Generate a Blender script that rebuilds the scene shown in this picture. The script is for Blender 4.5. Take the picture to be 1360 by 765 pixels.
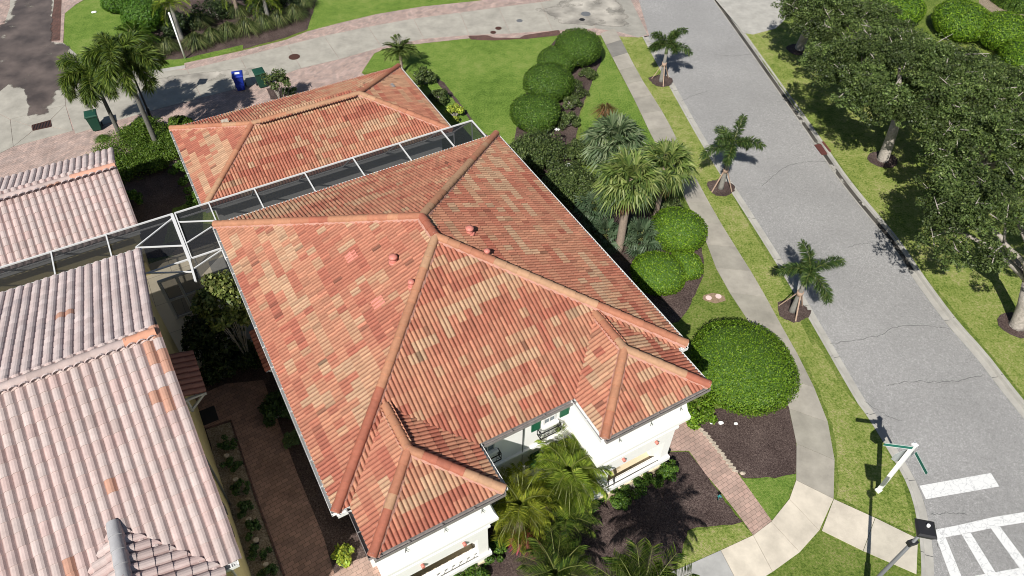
import bpy, bmesh, math, random
import numpy as np
from mathutils import Vector, Matrix, Euler

for o in list(bpy.data.objects): bpy.data.objects.remove(o)
random.seed(7); RNG = np.random.default_rng(7)
S = bpy.context.scene
C = S.collection

# ------------------------------------------------------------------ camera
FPX, PITCH, ROLL, YAWH = 970.45, .8297887, .0122751, 2.08918513
HCAM = 25.0
_F = np.array([0, math.cos(PITCH), -math.sin(PITCH)]); _U = np.array([0, math.sin(PITCH), math.cos(PITCH)]); _X = np.array([1., 0, 0])
_c, _s = math.cos(ROLL), math.sin(ROLL)
_X, _U = _c*_X+_s*_U, -_s*_X+_c*_U
cam = bpy.data.cameras.new('camera'); camo = bpy.data.objects.new('camera', cam); C.objects.link(camo)
M = Matrix(((_X[0], _U[0], -_F[0], 0), (_X[1], _U[1], -_F[1], 0), (_X[2], _U[2], -_F[2], HCAM), (0, 0, 0, 1)))
camo.matrix_world = M
cam.sensor_width = 36; cam.lens = FPX/1360*36; cam.clip_end = 2000; cam.clip_start = .5
S.camera = camo
# ------------------------------------------------------------------ light
SUN_EL, SUN_AZ = math.radians(45), math.radians(20.2)      # light travels towards azimuth 20.2 deg (from +Y towards +X)
w = bpy.data.worlds.new('World'); S.world = w; w.use_nodes = True
nt = w.node_tree; bg = nt.nodes['Background']
sky = nt.nodes.new('ShaderNodeTexSky'); sky.sky_type = 'NISHITA'; sky.sun_disc = False
sky.sun_elevation = SUN_EL; sky.sun_rotation = math.pi+SUN_AZ; sky.air_density = 1.0; sky.dust_density = .6
nt.links.new(sky.outputs[0], bg.inputs[0]); bg.inputs[1].default_value = .05
sl = bpy.data.lights.new('sun', 'SUN'); sl.energy = 5.0; sl.angle = math.radians(.5); sl.color = (1, .965, .91)
so = bpy.data.objects.new('sun', sl); C.objects.link(so)
ld = Vector((math.sin(SUN_AZ)*math.cos(SUN_EL), math.cos(SUN_AZ)*math.cos(SUN_EL), -math.sin(SUN_EL)))
so.rotation_euler = ld.to_track_quat('-Z', 'Y').to_euler(); so.location = (0, -20, 60)
S.view_settings.view_transform = 'Standard'; S.view_settings.look = 'None'; S.view_settings.gamma = 1
S.view_settings.exposure = 0.38
S.render.engine = 'CYCLES'
S.cycles.filter_width = 1.0
S.cycles.max_bounces = 5; S.cycles.diffuse_bounces = 3; S.cycles.transparent_max_bounces = 12

# ------------------------------------------------------------------ survey helpers
E1 = np.array([math.cos(YAWH), math.sin(YAWH)]); E2 = np.array([math.sin(YAWH), -math.cos(YAWH)])
def G(px, py, z=0.0):
    """survey point: where the sight line of photo point (px,py) meets height z"""
    d = _X*(px-680)/FPX-_U*(py-382.5)/FPX+_F
    t = (z-HCAM)/d[2]
    return Vector((t*d[0], t*d[1], z))
def W(u, v, z=0.0):
    """house grid: u to the right along the fronts, v towards the back"""
    return Vector((u*E2[0]+v*E1[0], u*E2[1]+v*E1[1], z))
def G2(px, py): g = G(px, py); return (g.x, g.y)
ROTH = math.atan2(E2[1], E2[0])       # rotation of the house frame about z

# ------------------------------------------------------------------ materials
def mat(name, color=(.5, .5, .5), rough=.8, noise=0., scale=5., bump=0., bscale=40., spec=.3, metal=0., attr=None, col2=None, detail=4):
    m = bpy.data.materials.new(name); m.use_nodes = True
    t = m.node_tree; b = t.nodes['Principled BSDF']; L = t.links.new
    b.inputs['Roughness'].default_value = rough; b.inputs['Metallic'].default_value = metal
    b.inputs['Specular IOR Level'].default_value = spec
    geo = t.nodes.new('ShaderNodeNewGeometry')
    src = None
    if attr:
        a = t.nodes.new('ShaderNodeAttribute'); a.attribute_name = attr; src = a.outputs['Color']
    if noise or col2:
        n = t.nodes.new('ShaderNodeTexNoise'); n.inputs['Scale'].default_value = scale; n.inputs['Detail'].default_value = detail
        n.inputs['Roughness'].default_value = .65
        L(geo.outputs['Position'], n.inputs['Vector'])
        if col2:
            r = t.nodes.new('ShaderNodeValToRGB'); L(n.outputs[0], r.inputs[0])
            r.color_ramp.elements[0].position = .38; r.color_ramp.elements[1].position = .62
            r.color_ramp.elements[0].color = (*color, 1); r.color_ramp.elements[1].color = (*col2, 1)
            src = r.outputs[0]
        if noise:
            mr = t.nodes.new('ShaderNodeMapRange'); L(n.outputs[0], mr.inputs[0])
            mr.inputs[1].default_value = .25; mr.inputs[2].default_value = .75
            mr.inputs[3].default_value = 1-noise; mr.inputs[4].default_value = 1+noise
            mx = t.nodes.new('ShaderNodeVectorMath'); mx.operation = 'SCALE'
            if src: L(src, mx.inputs[0])
            else: mx.inputs[0].default_value = color
            L(mr.outputs[0], mx.inputs['Scale']); src = mx.outputs[0]
    if src: L(src, b.inputs['Base Color'])
    else: b.inputs['Base Color'].default_value = (*color, 1)
    if bump:
        n2 = t.nodes.new('ShaderNodeTexNoise'); n2.inputs['Scale'].default_value = bscale; n2.inputs['Detail'].default_value = 5
        L(geo.outputs['Position'], n2.inputs['Vector'])
        bp = t.nodes.new('ShaderNodeBump'); bp.inputs['Strength'].default_value = bump; bp.inputs['Distance'].default_value = .05
        L(n2.outputs[0], bp.inputs['Height']); L(bp.outputs[0], b.inputs['Normal'])
    return m

def multi_noise(name, stops, rough=.9, s1=.35, s2=3., s3=30., w=(.45, .35, .35), bump=.4, spec=.15, contrast=.16, bscale=60):
    """three octaves of differently sized mottling through one colour ramp"""
    m = bpy.data.materials.new(name); m.use_nodes = True
    t = m.node_tree; b = t.nodes['Principled BSDF']; L = t.links.new
    b.inputs['Roughness'].default_value = rough; b.inputs['Specular IOR Level'].default_value = spec
    geo = t.nodes.new('ShaderNodeNewGeometry'); acc = None
    for sc, wt in zip((s1, s2, s3), w):
        n = t.nodes.new('ShaderNodeTexNoise'); n.inputs['Scale'].default_value = sc; n.inputs['Detail'].default_value = 3
        L(geo.outputs['Position'], n.inputs['Vector'])
        mm = t.nodes.new('ShaderNodeMath'); mm.operation = 'MULTIPLY_ADD'
        L(n.outputs[0], mm.inputs[0]); mm.inputs[1].default_value = wt/sum(w)
        if acc: L(acc, mm.inputs[2])
        else: mm.inputs[2].default_value = 0
        acc = mm.outputs[0]
    r = t.nodes.new('ShaderNodeValToRGB'); L(acc, r.inputs[0])
    el = r.color_ramp.elements; k = len(stops)
    for i, col in enumerate(stops):
        pos = .5-contrast+2*contrast*i/(k-1)
        e = el[i] if i < 2 else el.new(pos)
        e.position = pos; e.color = (*col, 1)
    L(r.outputs[0], b.inputs['Base Color'])
    n2 = t.nodes.new('ShaderNodeTexNoise'); n2.inputs['Scale'].default_value = bscale; n2.inputs['Detail'].default_value = 4
    L(geo.outputs['Position'], n2.inputs['Vector'])
    bp = t.nodes.new('ShaderNodeBump'); bp.inputs['Strength'].default_value = bump; bp.inputs['Distance'].default_value = .05
    L(n2.outputs[0], bp.inputs['Height']); L(bp.outputs[0], b.inputs['Normal'])
    return m

def brick_mat(name, c1, c2, mortar, bw=.22, bh=.11, rot=ROTH, rough=.9, blotch=.25):
    m = bpy.data.materials.new(name); m.use_nodes = True
    t = m.node_tree; b = t.nodes['Principled BSDF']; L = t.links.new
    b.inputs['Roughness'].default_value = rough; b.inputs['Specular IOR Level'].default_value = .2
    geo = t.nodes.new('ShaderNodeNewGeometry')
    mp = t.nodes.new('ShaderNodeMapping'); mp.inputs['Rotation'].default_value = (0, 0, -rot)
    L(geo.outputs['Position'], mp.inputs['Vector'])
    br = t.nodes.new('ShaderNodeTexBrick'); L(mp.outputs[0], br.inputs['Vector'])
    br.inputs['Color1'].default_value = (*c1, 1); br.inputs['Color2'].default_value = (*c2, 1); br.inputs['Mortar'].default_value = (*mortar, 1)
    br.inputs['Scale'].default_value = 1; br.inputs['Brick Width'].default_value = bw; br.inputs['Row Height'].default_value = bh
    br.inputs['Mortar Size'].default_value = .008; br.inputs['Mortar Smooth'].default_value = .3; br.inputs['Bias'].default_value = 0
    n = t.nodes.new('ShaderNodeTexNoise'); n.inputs['Scale'].default_value = 1.3; n.inputs['Detail'].default_value = 6; n.inputs['Roughness'].default_value = .7
    L(geo.outputs['Position'], n.inputs['Vector'])
    mr = t.nodes.new('ShaderNodeMapRange'); L(n.outputs[0], mr.inputs[0]); mr.inputs[1].default_value = .3; mr.inputs[2].default_value = .7
    mr.inputs[3].default_value = 1-blotch; mr.inputs[4].default_value = 1+blotch
    mx = t.nodes.new('ShaderNodeVectorMath'); mx.operation = 'SCALE'; L(br.outputs['Color'], mx.inputs[0]); L(mr.outputs[0], mx.inputs['Scale'])
    L(mx.outputs[0], b.inputs['Base Color'])
    bp = t.nodes.new('ShaderNodeBump'); bp.inputs['Strength'].default_value = .5; bp.inputs['Distance'].default_value = .01; bp.invert = True
    L(br.outputs['Fac'], bp.inputs['Height']); L(bp.outputs[0], b.inputs['Normal'])
    return m

def leaf_mat(name, tint=(1, 1, 1), rough=.5, transl=.35):
    m = bpy.data.materials.new(name); m.use_nodes = True
    t = m.node_tree; b = t.nodes['Principled BSDF']; L = t.links.new
    b.inputs['Roughness'].default_value = rough; b.inputs['Specular IOR Level'].default_value = .3
    a = t.nodes.new('ShaderNodeAttribute'); a.attribute_name = 'col'
    L(a.outputs['Color'], b.inputs['Base Color'])
    tr = t.nodes.new('ShaderNodeBsdfTranslucent')
    sc = t.nodes.new('ShaderNodeVectorMath'); sc.operation = 'MULTIPLY'; L(a.outputs['Color'], sc.inputs[0]); sc.inputs[1].default_value = (1.2, 1.25, .5)
    L(sc.outputs[0], tr.inputs['Color'])
    mx = t.nodes.new('ShaderNodeMixShader'); mx.inputs[0].default_value = transl
    L(b.outputs[0], mx.inputs[1]); L(tr.outputs[0], mx.inputs[2]); L(mx.outputs[0], t.nodes['Material Output'].inputs[0])
    return m

MT = {}
MT['grass'] = multi_noise('grass', [(.058, .10, .014), (.115, .17, .027), (.17, .22, .045), (.25, .25, .09)], s1=.3, s2=2.0, s3=11, w=(.4, .4, .75), bump=1, contrast=.12, bscale=45)
MT['grass_lush'] = multi_noise('lush_grass', [(.072, .13, .018), (.125, .21, .032), (.175, .255, .048), (.24, .29, .08)], s1=.22, s2=1.6, s3=11, w=(.42, .4, .7), bump=1, contrast=.12, bscale=45)
MT['grass_dry'] = multi_noise('dry_grass', [(.10, .155, .022), (.19, .245, .05), (.27, .30, .085), (.36, .335, .15)], s1=.45, s2=2.6, s3=11, w=(.42, .45, .75), bump=1, contrast=.115, bscale=45)
MT['mulch'] = multi_noise('mulch', [(.018, .012, .011), (.062, .042, .038), (.11, .08, .07), (.2, .15, .13)], s1=1, s2=14, s3=45, w=(.3, .5, .7), bump=1, contrast=.15, bscale=38)
MT['asphalt'] = multi_noise('asphalt', [(.205, .20, .195), (.262, .258, .25), (.31, .303, .293), (.42, .41, .40)], s1=.22, s2=11, s3=34, w=(.3, .4, .8), bump=.5, contrast=.13, bscale=70)
MT['concrete'] = mat('concrete', attr='col', noise=.24, scale=1.1, rough=.85, bump=.1, bscale=30, detail=8)
MT['kerb'] = mat('kerb_concrete', (.36, .345, .31), noise=.22, scale=1.5, rough=.85, bump=.15, detail=8)
MT['gutter_dirt'] = mat('gutter_dirt', (.07, .062, .05), noise=.45, scale=3, rough=.9, detail=6)
MT['pavers'] = brick_mat('drive_pavers', (.43, .315, .27), (.30, .235, .21), (.22, .17, .145), .26, .14, rot=ROTH+.5)
MT['walk_pavers'] = brick_mat('walk_pavers', (.42, .285, .235), (.33, .235, .195), (.2, .15, .12), .23, .15, rot=ROTH+.05)
MT['passage_pavers'] = brick_mat('passage_pavers', (.33, .20, .155), (.23, .145, .115), (.11, .08, .06), .24, .16, rot=ROTH+.1)
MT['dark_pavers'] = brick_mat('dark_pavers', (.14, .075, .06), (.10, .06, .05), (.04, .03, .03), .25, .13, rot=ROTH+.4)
MT['patio'] = brick_mat('patio_tile', (.68, .60, .46), (.64, .57, .44), (.2, .16, .12), 2.2, 1.9, rot=ROTH, blotch=.06)
MT['deck'] = mat('screened_deck', (.30, .29, .27), noise=.1, scale=3)
MT['wall_white'] = mat('white_stucco', (.80, .79, .76), noise=.03, scale=2, rough=.85, bump=.05)
MT['wall_cream'] = mat('cream_stucco', (.62, .52, .36), noise=.04, scale=2, rough=.85)
MT['wall_yellow'] = mat('yellow_stucco', (.62, .53, .27), noise=.06, scale=2, rough=.85, bump=.05)
MT['trim'] = mat('white_trim', (.58, .58, .57), rough=.4)
MT['gutter'] = mat('gutter_metal', (.72, .72, .70), rough=.35)
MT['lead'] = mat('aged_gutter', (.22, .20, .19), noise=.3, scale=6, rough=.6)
MT['tile'] = mat('roof_tile', attr='col', noise=.17, scale=9, rough=.75, detail=6, bump=.12, bscale=60)
MT['tile_old'] = mat('weathered_roof_tile', attr='col', noise=.13, scale=5, rough=.8, detail=6, bump=.12, bscale=60)
MT['under'] = mat('roof_underlay', (.07, .035, .025), rough=.9)
MT['mortar'] = mat('pink_mortar', (.42, .22, .17), noise=.15, scale=12, rough=.9, bump=.3)
MT['mortar_old'] = mat('grey_pink_mortar', (.50, .38, .34), noise=.2, scale=8, rough=.9, bump=.3)
MT['vent'] = mat('vent_paint', (.52, .19, .15), rough=.5)
MT['shutter'] = mat('green_shutter', (.012, .09, .045), rough=.5)
MT['glass'] = mat('window_glass', (.10, .13, .15), rough=.08, spec=.6)
MT['iron'] = mat('wrought_iron', (.012, .012, .014), rough=.5)
MT['black'] = mat('black_paint', (.02, .02, .022), rough=.5)
MT['pole_grey'] = mat('grey_pole', (.16, .165, .17), rough=.45, metal=.2)
MT['bin_green'] = mat('bin_green', (.012, .055, .035), rough=.45)
MT['bin_blue'] = mat('bin_blue', (.015, .035, .28), rough=.4)
MT['white'] = mat('white_paint', (.8, .8, .78), rough=.5)
MT['paint'] = None
MT['bark'] = mat('bark', (.30, .27, .235), noise=.35, scale=9, rough=.95, bump=.6, bscale=20)
MT['palm_bark'] = mat('palm_bark', (.27, .21, .165), noise=.3, scale=14, rough=.95, bump=.5)
MT['palm_grey'] = mat('grey_palm_trunk', (.20, .19, .17), noise=.25, scale=10, rough=.9, bump=.3)
MT['palm_dark'] = mat('dark_palm_trunk', (.12, .115, .10), noise=.3, scale=10, rough=.9, bump=.3)
MT['leaf'] = leaf_mat('leaf')
MT['leaf_gloss'] = leaf_mat('glossy_leaf', rough=.5, transl=.25)
MT['clip_core'] = mat('inner_foliage', (.05, .10, .014), noise=.3, scale=9, rough=.9)
MT['teal'] = mat('teal_plastic', (.03, .2, .2), rough=.5)
MT['rust'] = mat('rusty_iron', (.075, .035, .028), noise=.3, scale=30, rough=.8, metal=.2)
MT['stone'] = mat('pale_stone', (.40, .34, .27), noise=.4, scale=10, rough=.9)
MT['gravel'] = multi_noise('gravel', [(.12, .09, .06), (.3, .24, .17), (.5, .42, .32)], s1=2, s2=18, s3=50, w=(.1, .6, .6), bump=1, contrast=.13)
MT['wood'] = mat('stake_wood', (.34, .24, .18), noise=.2, scale=12, rough=.9)
MT['sign_green'] = mat('street_sign_green', (.01, .12, .09), rough=.4)
MT['sign_back'] = mat('sign_back_metal', (.42, .45, .45), rough=.35, metal=.6)
MT['sign_red'] = mat('stop_sign_red', (.45, .012, .015), rough=.4)

# white road paint, worn through by cracks
m = mat('road_paint', (.72, .72, .71), rough=.7); t = m.node_tree; b = t.nodes['Principled BSDF']
geo = t.nodes.new('ShaderNodeNewGeometry'); vo = t.nodes.new('ShaderNodeTexVoronoi'); vo.feature = 'DISTANCE_TO_EDGE'; vo.inputs['Scale'].default_value = 3.2
nn = t.nodes.new('ShaderNodeTexNoise'); nn.inputs['Scale'].default_value = 2.5; nn.inputs['Detail'].default_value = 6
mixv = t.nodes.new('ShaderNodeVectorMath'); mixv.operation = 'MULTIPLY_ADD'; t.links.new(nn.outputs['Color'], mixv.inputs[0]); mixv.inputs[1].default_value = (.8, .8, .8)
t.links.new(geo.outputs['Position'], mixv.inputs[2]); t.links.new(mixv.outputs[0], vo.inputs['Vector']); t.links.new(geo.outputs['Position'], nn.inputs['Vector'])
rr = t.nodes.new('ShaderNodeValToRGB'); t.links.new(vo.outputs['Distance'], rr.inputs[0]); rr.color_ramp.elements[0].position = .008; rr.color_ramp.elements[1].position = .035
rr.color_ramp.elements[0].color = (.42, .42, .42, 1); rr.color_ramp.elements[1].color = (.64, .64, .625, 1); t.links.new(rr.outputs[0], b.inputs['Base Color'])
MT['paint'] = m

# insect-screen mesh: dark, mostly see-through
m = bpy.data.materials.new('insect_screen'); m.use_nodes = True; t = m.node_tree; b = t.nodes['Principled BSDF']
b.inputs['Base Color'].default_value = (.012, .013, .015, 1); b.inputs['Roughness'].default_value = .7
tp = t.nodes.new('ShaderNodeBsdfTransparent'); mx = t.nodes.new('ShaderNodeMixShader'); mx.inputs[0].default_value = .68
t.links.new(tp.outputs[0], mx.inputs[1]); t.links.new(b.outputs[0], mx.inputs[2]); t.links.new(mx.outputs[0], t.nodes['Material Output'].inputs[0])
MT['screen'] = m
# wet stain: dark damp concrete with a torn noise edge
def stain_mat(name, color, thr=.5, sc=.9, rough=.35, soft=.07):
    m = bpy.data.materials.new(name); m.use_nodes = True; t = m.node_tree; b = t.nodes['Principled BSDF']; L = t.links.new
    geo = t.nodes.new('ShaderNodeNewGeometry'); n = t.nodes.new('ShaderNodeTexNoise'); n.inputs['Scale'].default_value = sc; n.inputs['Detail'].default_value = 9; n.inputs['Roughness'].default_value = .6
    L(geo.outputs['Position'], n.inputs['Vector'])
    a = t.nodes.new('ShaderNodeAttribute'); a.attribute_name = 'col'
    ad = t.nodes.new('ShaderNodeMath'); ad.operation = 'ADD'; L(n.outputs[0], ad.inputs[0]); L(a.outputs['Fac'], ad.inputs[1])
    r = t.nodes.new('ShaderNodeValToRGB'); L(ad.outputs[0], r.inputs[0]); r.color_ramp.elements[0].position = thr; r.color_ramp.elements[1].position = min(1, thr+soft)
    n2 = t.nodes.new('ShaderNodeTexNoise'); n2.inputs['Scale'].default_value = .7; n2.inputs['Detail'].default_value = 8; L(geo.outputs['Position'], n2.inputs['Vector'])
    r2 = t.nodes.new('ShaderNodeValToRGB'); L(n2.outputs[0], r2.inputs[0]); r2.color_ramp.elements[0].position = .35; r2.color_ramp.elements[1].position = .68
    r2.color_ramp.elements[0].color = (*[c*.7 for c in color], 1); r2.color_ramp.elements[1].color = (*[c*1.7 for c in color], 1)
    L(r2.outputs[0], b.inputs['Base Color']); b.inputs['Roughness'].default_value = rough
    tp = t.nodes.new('ShaderNodeBsdfTransparent'); mx = t.nodes.new('ShaderNodeMixShader'); L(r.outputs[0], mx.inputs[0])
    L(tp.outputs[0], mx.inputs[1]); L(b.outputs[0], mx.inputs[2]); L(mx.outputs[0], t.nodes['Material Output'].inputs[0])
    return m
MT['wet'] = stain_mat('damp_concrete', (.085, .066, .056), thr=.82, soft=.12)
MT['gutter_silt'] = stain_mat('gutter_silt', (.05, .045, .038), thr=.9, sc=1.6, rough=.8)

# ------------------------------------------------------------------ mesh helpers
def tag(o, label=None, cat=None, group=None, kind=None):
    if label: o['label'] = label
    if cat: o['category'] = cat
    if group: o['group'] = group
    if kind: o['kind'] = kind
    return o
def thing(name, label, cat, loc=(0, 0, 0), rz=0, group=None):
    o = bpy.data.objects.new(name, None); C.objects.link(o); o.location = loc; o.rotation_euler = (0, 0, rz)
    o.empty_display_size = .2
    return tag(o, label, cat, group)
def link(name, me, parent=None, mats=()):
    o = bpy.data.objects.new(name, me); C.objects.link(o)
    for mm in mats: me.materials.append(mm)
    if parent is not None:
        o.parent = parent
    return o
def obj(name, bm, mats, parent=None, smooth=False, world=False):
    """link a bmesh; world=True: coordinates are world, parent's (unrotated) location is removed"""
    if not isinstance(mats, (list, tuple)): mats = [mats]
    me = bpy.data.meshes.new(name)
    if world and parent is not None:
        p = parent; off = Vector((0, 0, 0))
        while p is not None: off += p.location; p = p.parent
        bmesh.ops.translate(bm, verts=bm.verts, vec=-off)
    bm.to_mesh(me); bm.free()
    if smooth:
        me.polygons.foreach_set('use_smooth', [True]*len(me.polygons))
    return link(name, me, parent, mats)
def np_mesh(name, V, Fq, mats, parent=None, col=None, smooth=False):
    """V (n,3), Fq (m,k) ints all k-gons, col (m,3) per face"""
    me = bpy.data.meshes.new(name); V = np.asarray(V, np.float32); Fq = np.asarray(Fq, np.int32); m_, k = Fq.shape
    me.vertices.add(len(V)); me.vertices.foreach_set('co', V.ravel())
    me.loops.add(m_*k); me.loops.foreach_set('vertex_index', Fq.ravel())
    me.polygons.add(m_); me.polygons.foreach_set('loop_start', np.arange(0, m_*k, k, dtype=np.int32))
    if smooth: me.polygons.foreach_set('use_smooth', np.ones(m_, bool))
    me.update(calc_edges=True)
    if col is not None:
        at = me.color_attributes.new('col', 'FLOAT_COLOR', 'CORNER')
        c4 = np.ones((m_, k, 4), np.float32); c4[:, :, :3] = np.asarray(col)[:, None, :]
        at.data.foreach_set('color', c4.ravel())
    if not isinstance(mats, (list, tuple)): mats = [mats]
    return link(name, me, parent, mats)
def box(bm, c, s, rz=0, mi=0, rot=None):
    r = rot if rot is not None else Matrix.Rotation(rz, 4, 'Z')
    g = bmesh.ops.create_cube(bm, size=1, matrix=Matrix.Translation(c) @ r @ Matrix.Diagonal((*s, 1)))
    fs = {f for v in g['verts'] for f in v.link_faces}
    for f in fs: f.material_index = mi
    return g['verts']
def ubox(bm, u0, u1, v0, v1, z0, z1, mi=0):
    """box in the house grid"""
    return box(bm, W((u0+u1)/2, (v0+v1)/2, (z0+z1)/2), (abs(u1-u0), abs(v1-v0), z1-z0), ROTH, mi)
def bar(bm, a, b, w_, h_=None, mi=0):
    a, b = Vector(a), Vector(b); d = b-a; L_ = d.length
    if L_ < 1e-6: return
    h_ = h_ or w_
    q = d.to_track_quat('X', 'Z').to_matrix().to_4x4()
    return box(bm, (a+b)/2, (L_, w_, h_), mi=mi, rot=q)
def tube(bm, pts, rads, seg=8, cap=True, mi=0):
    pts = [Vector(p) for p in pts]; rings = []
    for i, p in enumerate(pts):
        d = (pts[min(i+1, len(pts)-1)]-pts[max(i-1, 0)]).normalized()
        q = d.to_track_quat('Z', 'Y')
        r = rads[i] if hasattr(rads, '__len__') else rads
        rings.append([bm.verts.new(p+q @ Vector((r*math.cos(a), r*math.sin(a), 0))) for a in [2*math.pi*k/seg for k in range(seg)]])
    for a, b in zip(rings, rings[1:]):
        for k in range(seg):
            f = bm.faces.new((a[k], a[(k+1) % seg], b[(k+1) % seg], b[k])); f.smooth = True; f.material_index = mi
    if cap:
        bm.faces.new(rings[0][::-1]).material_index = mi; bm.faces.new(rings[-1]).material_index = mi
def poly(bm, pts, z, thick=0, mi=0):
    vs = [bm.verts.new((p[0], p[1], z)) for p in pts]
    f = bm.faces.new(vs); f.material_index = mi
    f.normal_update()
    if f.normal.z < 0: f.normal_flip()
    if thick:
        r = bmesh.ops.extrude_face_region(bm, geom=[f])
        nv = [e for e in r['geom'] if isinstance(e, bmesh.types.BMVert)]
        bmesh.ops.translate(bm, verts=nv, vec=(0, 0, -thick))
        bmesh.ops.recalc_face_normals(bm, faces=bm.faces)
    return f
def rough_edge(pts, step=.35, amp=.06, seed=0, closed=True):
    r = random.Random(seed); out = []; n = len(pts)
    for i in range(n if closed else n-1):
        a, b = Vector(pts[i][:2]), Vector(pts[(i+1) % n][:2]); L_ = (b-a).length; k = max(1, int(L_/step))
        for j in range(k):
            p = a.lerp(b, j/k)
            if j or True: p = p+Vector((r.uniform(-amp, amp), r.uniform(-amp, amp)))
            out.append((p.x, p.y))
    return out
def smooth_line(pts, n=8):
    """Catmull-Rom through 2D points"""
    P = [Vector(p[:2]) for p in pts]; out = []
    for i in range(len(P)-1):
        p0, p1, p2, p3 = P[max(i-1, 0)], P[i], P[i+1], P[min(i+2, len(P)-1)]
        for k in range(n):
            t_ = k/n
            out.append(.5*((2*p1)+(p2-p0)*t_+(2*p0-5*p1+4*p2-p3)*t_*t_+(3*p1-p0-3*p2+p3)*t_**3))
    out.append(P[-1]); return out
def resample(line, n):
    L_ = [0]
    for a, b in zip(line, line[1:]): L_.append(L_[-1]+(Vector(b[:2])-Vector(a[:2])).length)
    out = []
    for k in range(n+1):
        s = L_[-1]*k/n
        for i in range(len(L_)-1):
            if L_[i+1] >= s-1e-9:
                t_ = 0 if L_[i+1] == L_[i] else (s-L_[i])/(L_[i+1]-L_[i])
                out.append(Vector(line[i][:2]).lerp(Vector(line[i+1][:2]), t_)); break
    return out
def offset(line, d):
    out = []
    for i, p in enumerate(line):
        a = Vector(line[max(i-1, 0)][:2]); b = Vector(line[min(i+1, len(line)-1)][:2]); t_ = (b-a).normalized()
        out.append(Vector(p[:2])+Vector((-t_.y, t_.x))*d)
    return out
def sheet(name, pts, z, m, thick=0, kind='structure', rough=0, seed=1):
    bm = bmesh.new()
    if rough: pts = rough_edge(pts, .3, rough, seed)
    poly(bm, pts, z, thick); bmesh.ops.triangulate(bm, faces=bm.faces)
    return tag(obj(name, bm, m), kind=kind)
def panels(name, quads, z, thick, gap=.012, jitter=.03, m='concrete'):
    """concrete panels: list of (4 xy points, colour); one mesh"""
    bm = bmesh.new(); cl = bm.loops.layers.float_color.new('col')
    for q, c in quads:
        P = [Vector(p[:2]) for p in q]; cen = sum(P, Vector((0, 0)))/len(P)
        Q = [p+(cen-p).normalized()*gap*1.4 for p in P]
        k = 1+random.uniform(-jitter, jitter)
        vs = [bm.verts.new((p.x, p.y, z)) for p in Q]+[bm.verts.new((p.x, p.y, z-thick)) for p in Q]; n = len(Q)
        fs = [bm.faces.new(vs[:n])]+[bm.faces.new((vs[i], vs[n+i], vs[n+(i+1) % n], vs[(i+1) % n])) for i in range(n)]
        for f in fs:
            for l in f.loops: l[cl] = (*[x*k for x in c], 1)
    bmesh.ops.recalc_face_normals(bm, faces=bm.faces)
    return tag(obj(name, bm, MT[m]), kind='structure')

# ================================================================== GROUND
MT['under'].name = 'roof_underlay'
base = [(-300, -200), (300, -200), (300, 300), (-300, 300)]
sheet('ground', base, -.20, MT['grass'])

# road edges (asphalt line), measured left and right
RL = [G2(*p) for p in ((806, -60), (836, 0), (889, 97), (950, 203), (1046, 353), (1148, 525), (1165, 549), (1192, 592), (1222, 645), (1237, 700), (1243, 765), (1240, 850))]
RL = smooth_line([((RL[0][0]-RL[1][0])*k_+RL[1][0], (RL[0][1]-RL[1][1])*k_+RL[1][1]) for k_ in (8, 5, 3, 1.6, .8)]+RL[1:], 8)
RR = [G2(*p) for p in ((960, 15), (992, 60), (1033, 118), (1072, 173), (1107, 225), (1136, 263), (1183, 320), (1213, 365), (1257, 425), (1298, 472), (1335, 520), (1400, 600))]
d0 = Vector(RR[0])-Vector(RR[3]); dN = Vector(RR[-1])-Vector(RR[-4])
RR = [tuple(Vector(RR[0])+d0*k_) for k_ in (7, 4, 2, 1, .4)]+RR+[tuple(Vector(RR[-1])+dN*k_) for k_ in (.4, 1, 3)]
RR = smooth_line(RR, 6)
GUT, KW = .30, .17
road = list(RL)+[Vector((-2, -12)), Vector((60, -12))]+[Vector((45, 0))]+list(RR[::-1])
RLx = list(RL)
sheet('road', [Vector((p[0], p[1])) for p in RLx]+[Vector((RLx[-1].x+.3, -14)), Vector((45, -14))]+[Vector(p) for p in RR[::-1]], -.13, MT['asphalt'])
def kerb(name, line, side, z_road=-.126, ztop=.012):
    a = line; b = offset(line, side*GUT); b2 = offset(line, side*(GUT+.035)); c = offset(line, side*(GUT+KW)); rows = []
    bm = bmesh.new()
    for i in range(len(a)):
        rows.append([bm.verts.new((a[i][0], a[i][1], z_road)), bm.verts.new((b[i][0], b[i][1], z_road-.018)), bm.verts.new((b2[i][0], b2[i][1], ztop-.01)),
                     bm.verts.new((offset(line, side*(GUT+.06))[i][0] if False else b2[i][0]+(c[i][0]-b2[i][0])*.15, b2[i][1]+(c[i][1]-b2[i][1])*.15, ztop)), bm.verts.new((c[i][0], c[i][1], ztop)), bm.verts.new((c[i][0], c[i][1], -.19))])
    for r0, r1 in zip(rows, rows[1:]):
        for k in range(5): bm.faces.new((r0[k], r0[k+1], r1[k+1], r1[k]))
    bmesh.ops.recalc_face_normals(bm, faces=bm.faces)
    return tag(obj(name, bm, MT['kerb']), kind='structure')
def dense(line, st=1.0):
    L_ = sum((Vector(b)-Vector(a)).length for a, b in zip(line, line[1:])); return resample(line, int(L_/st))
RLd, RRd = dense(RL, .6), dense(RR, .8)
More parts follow.
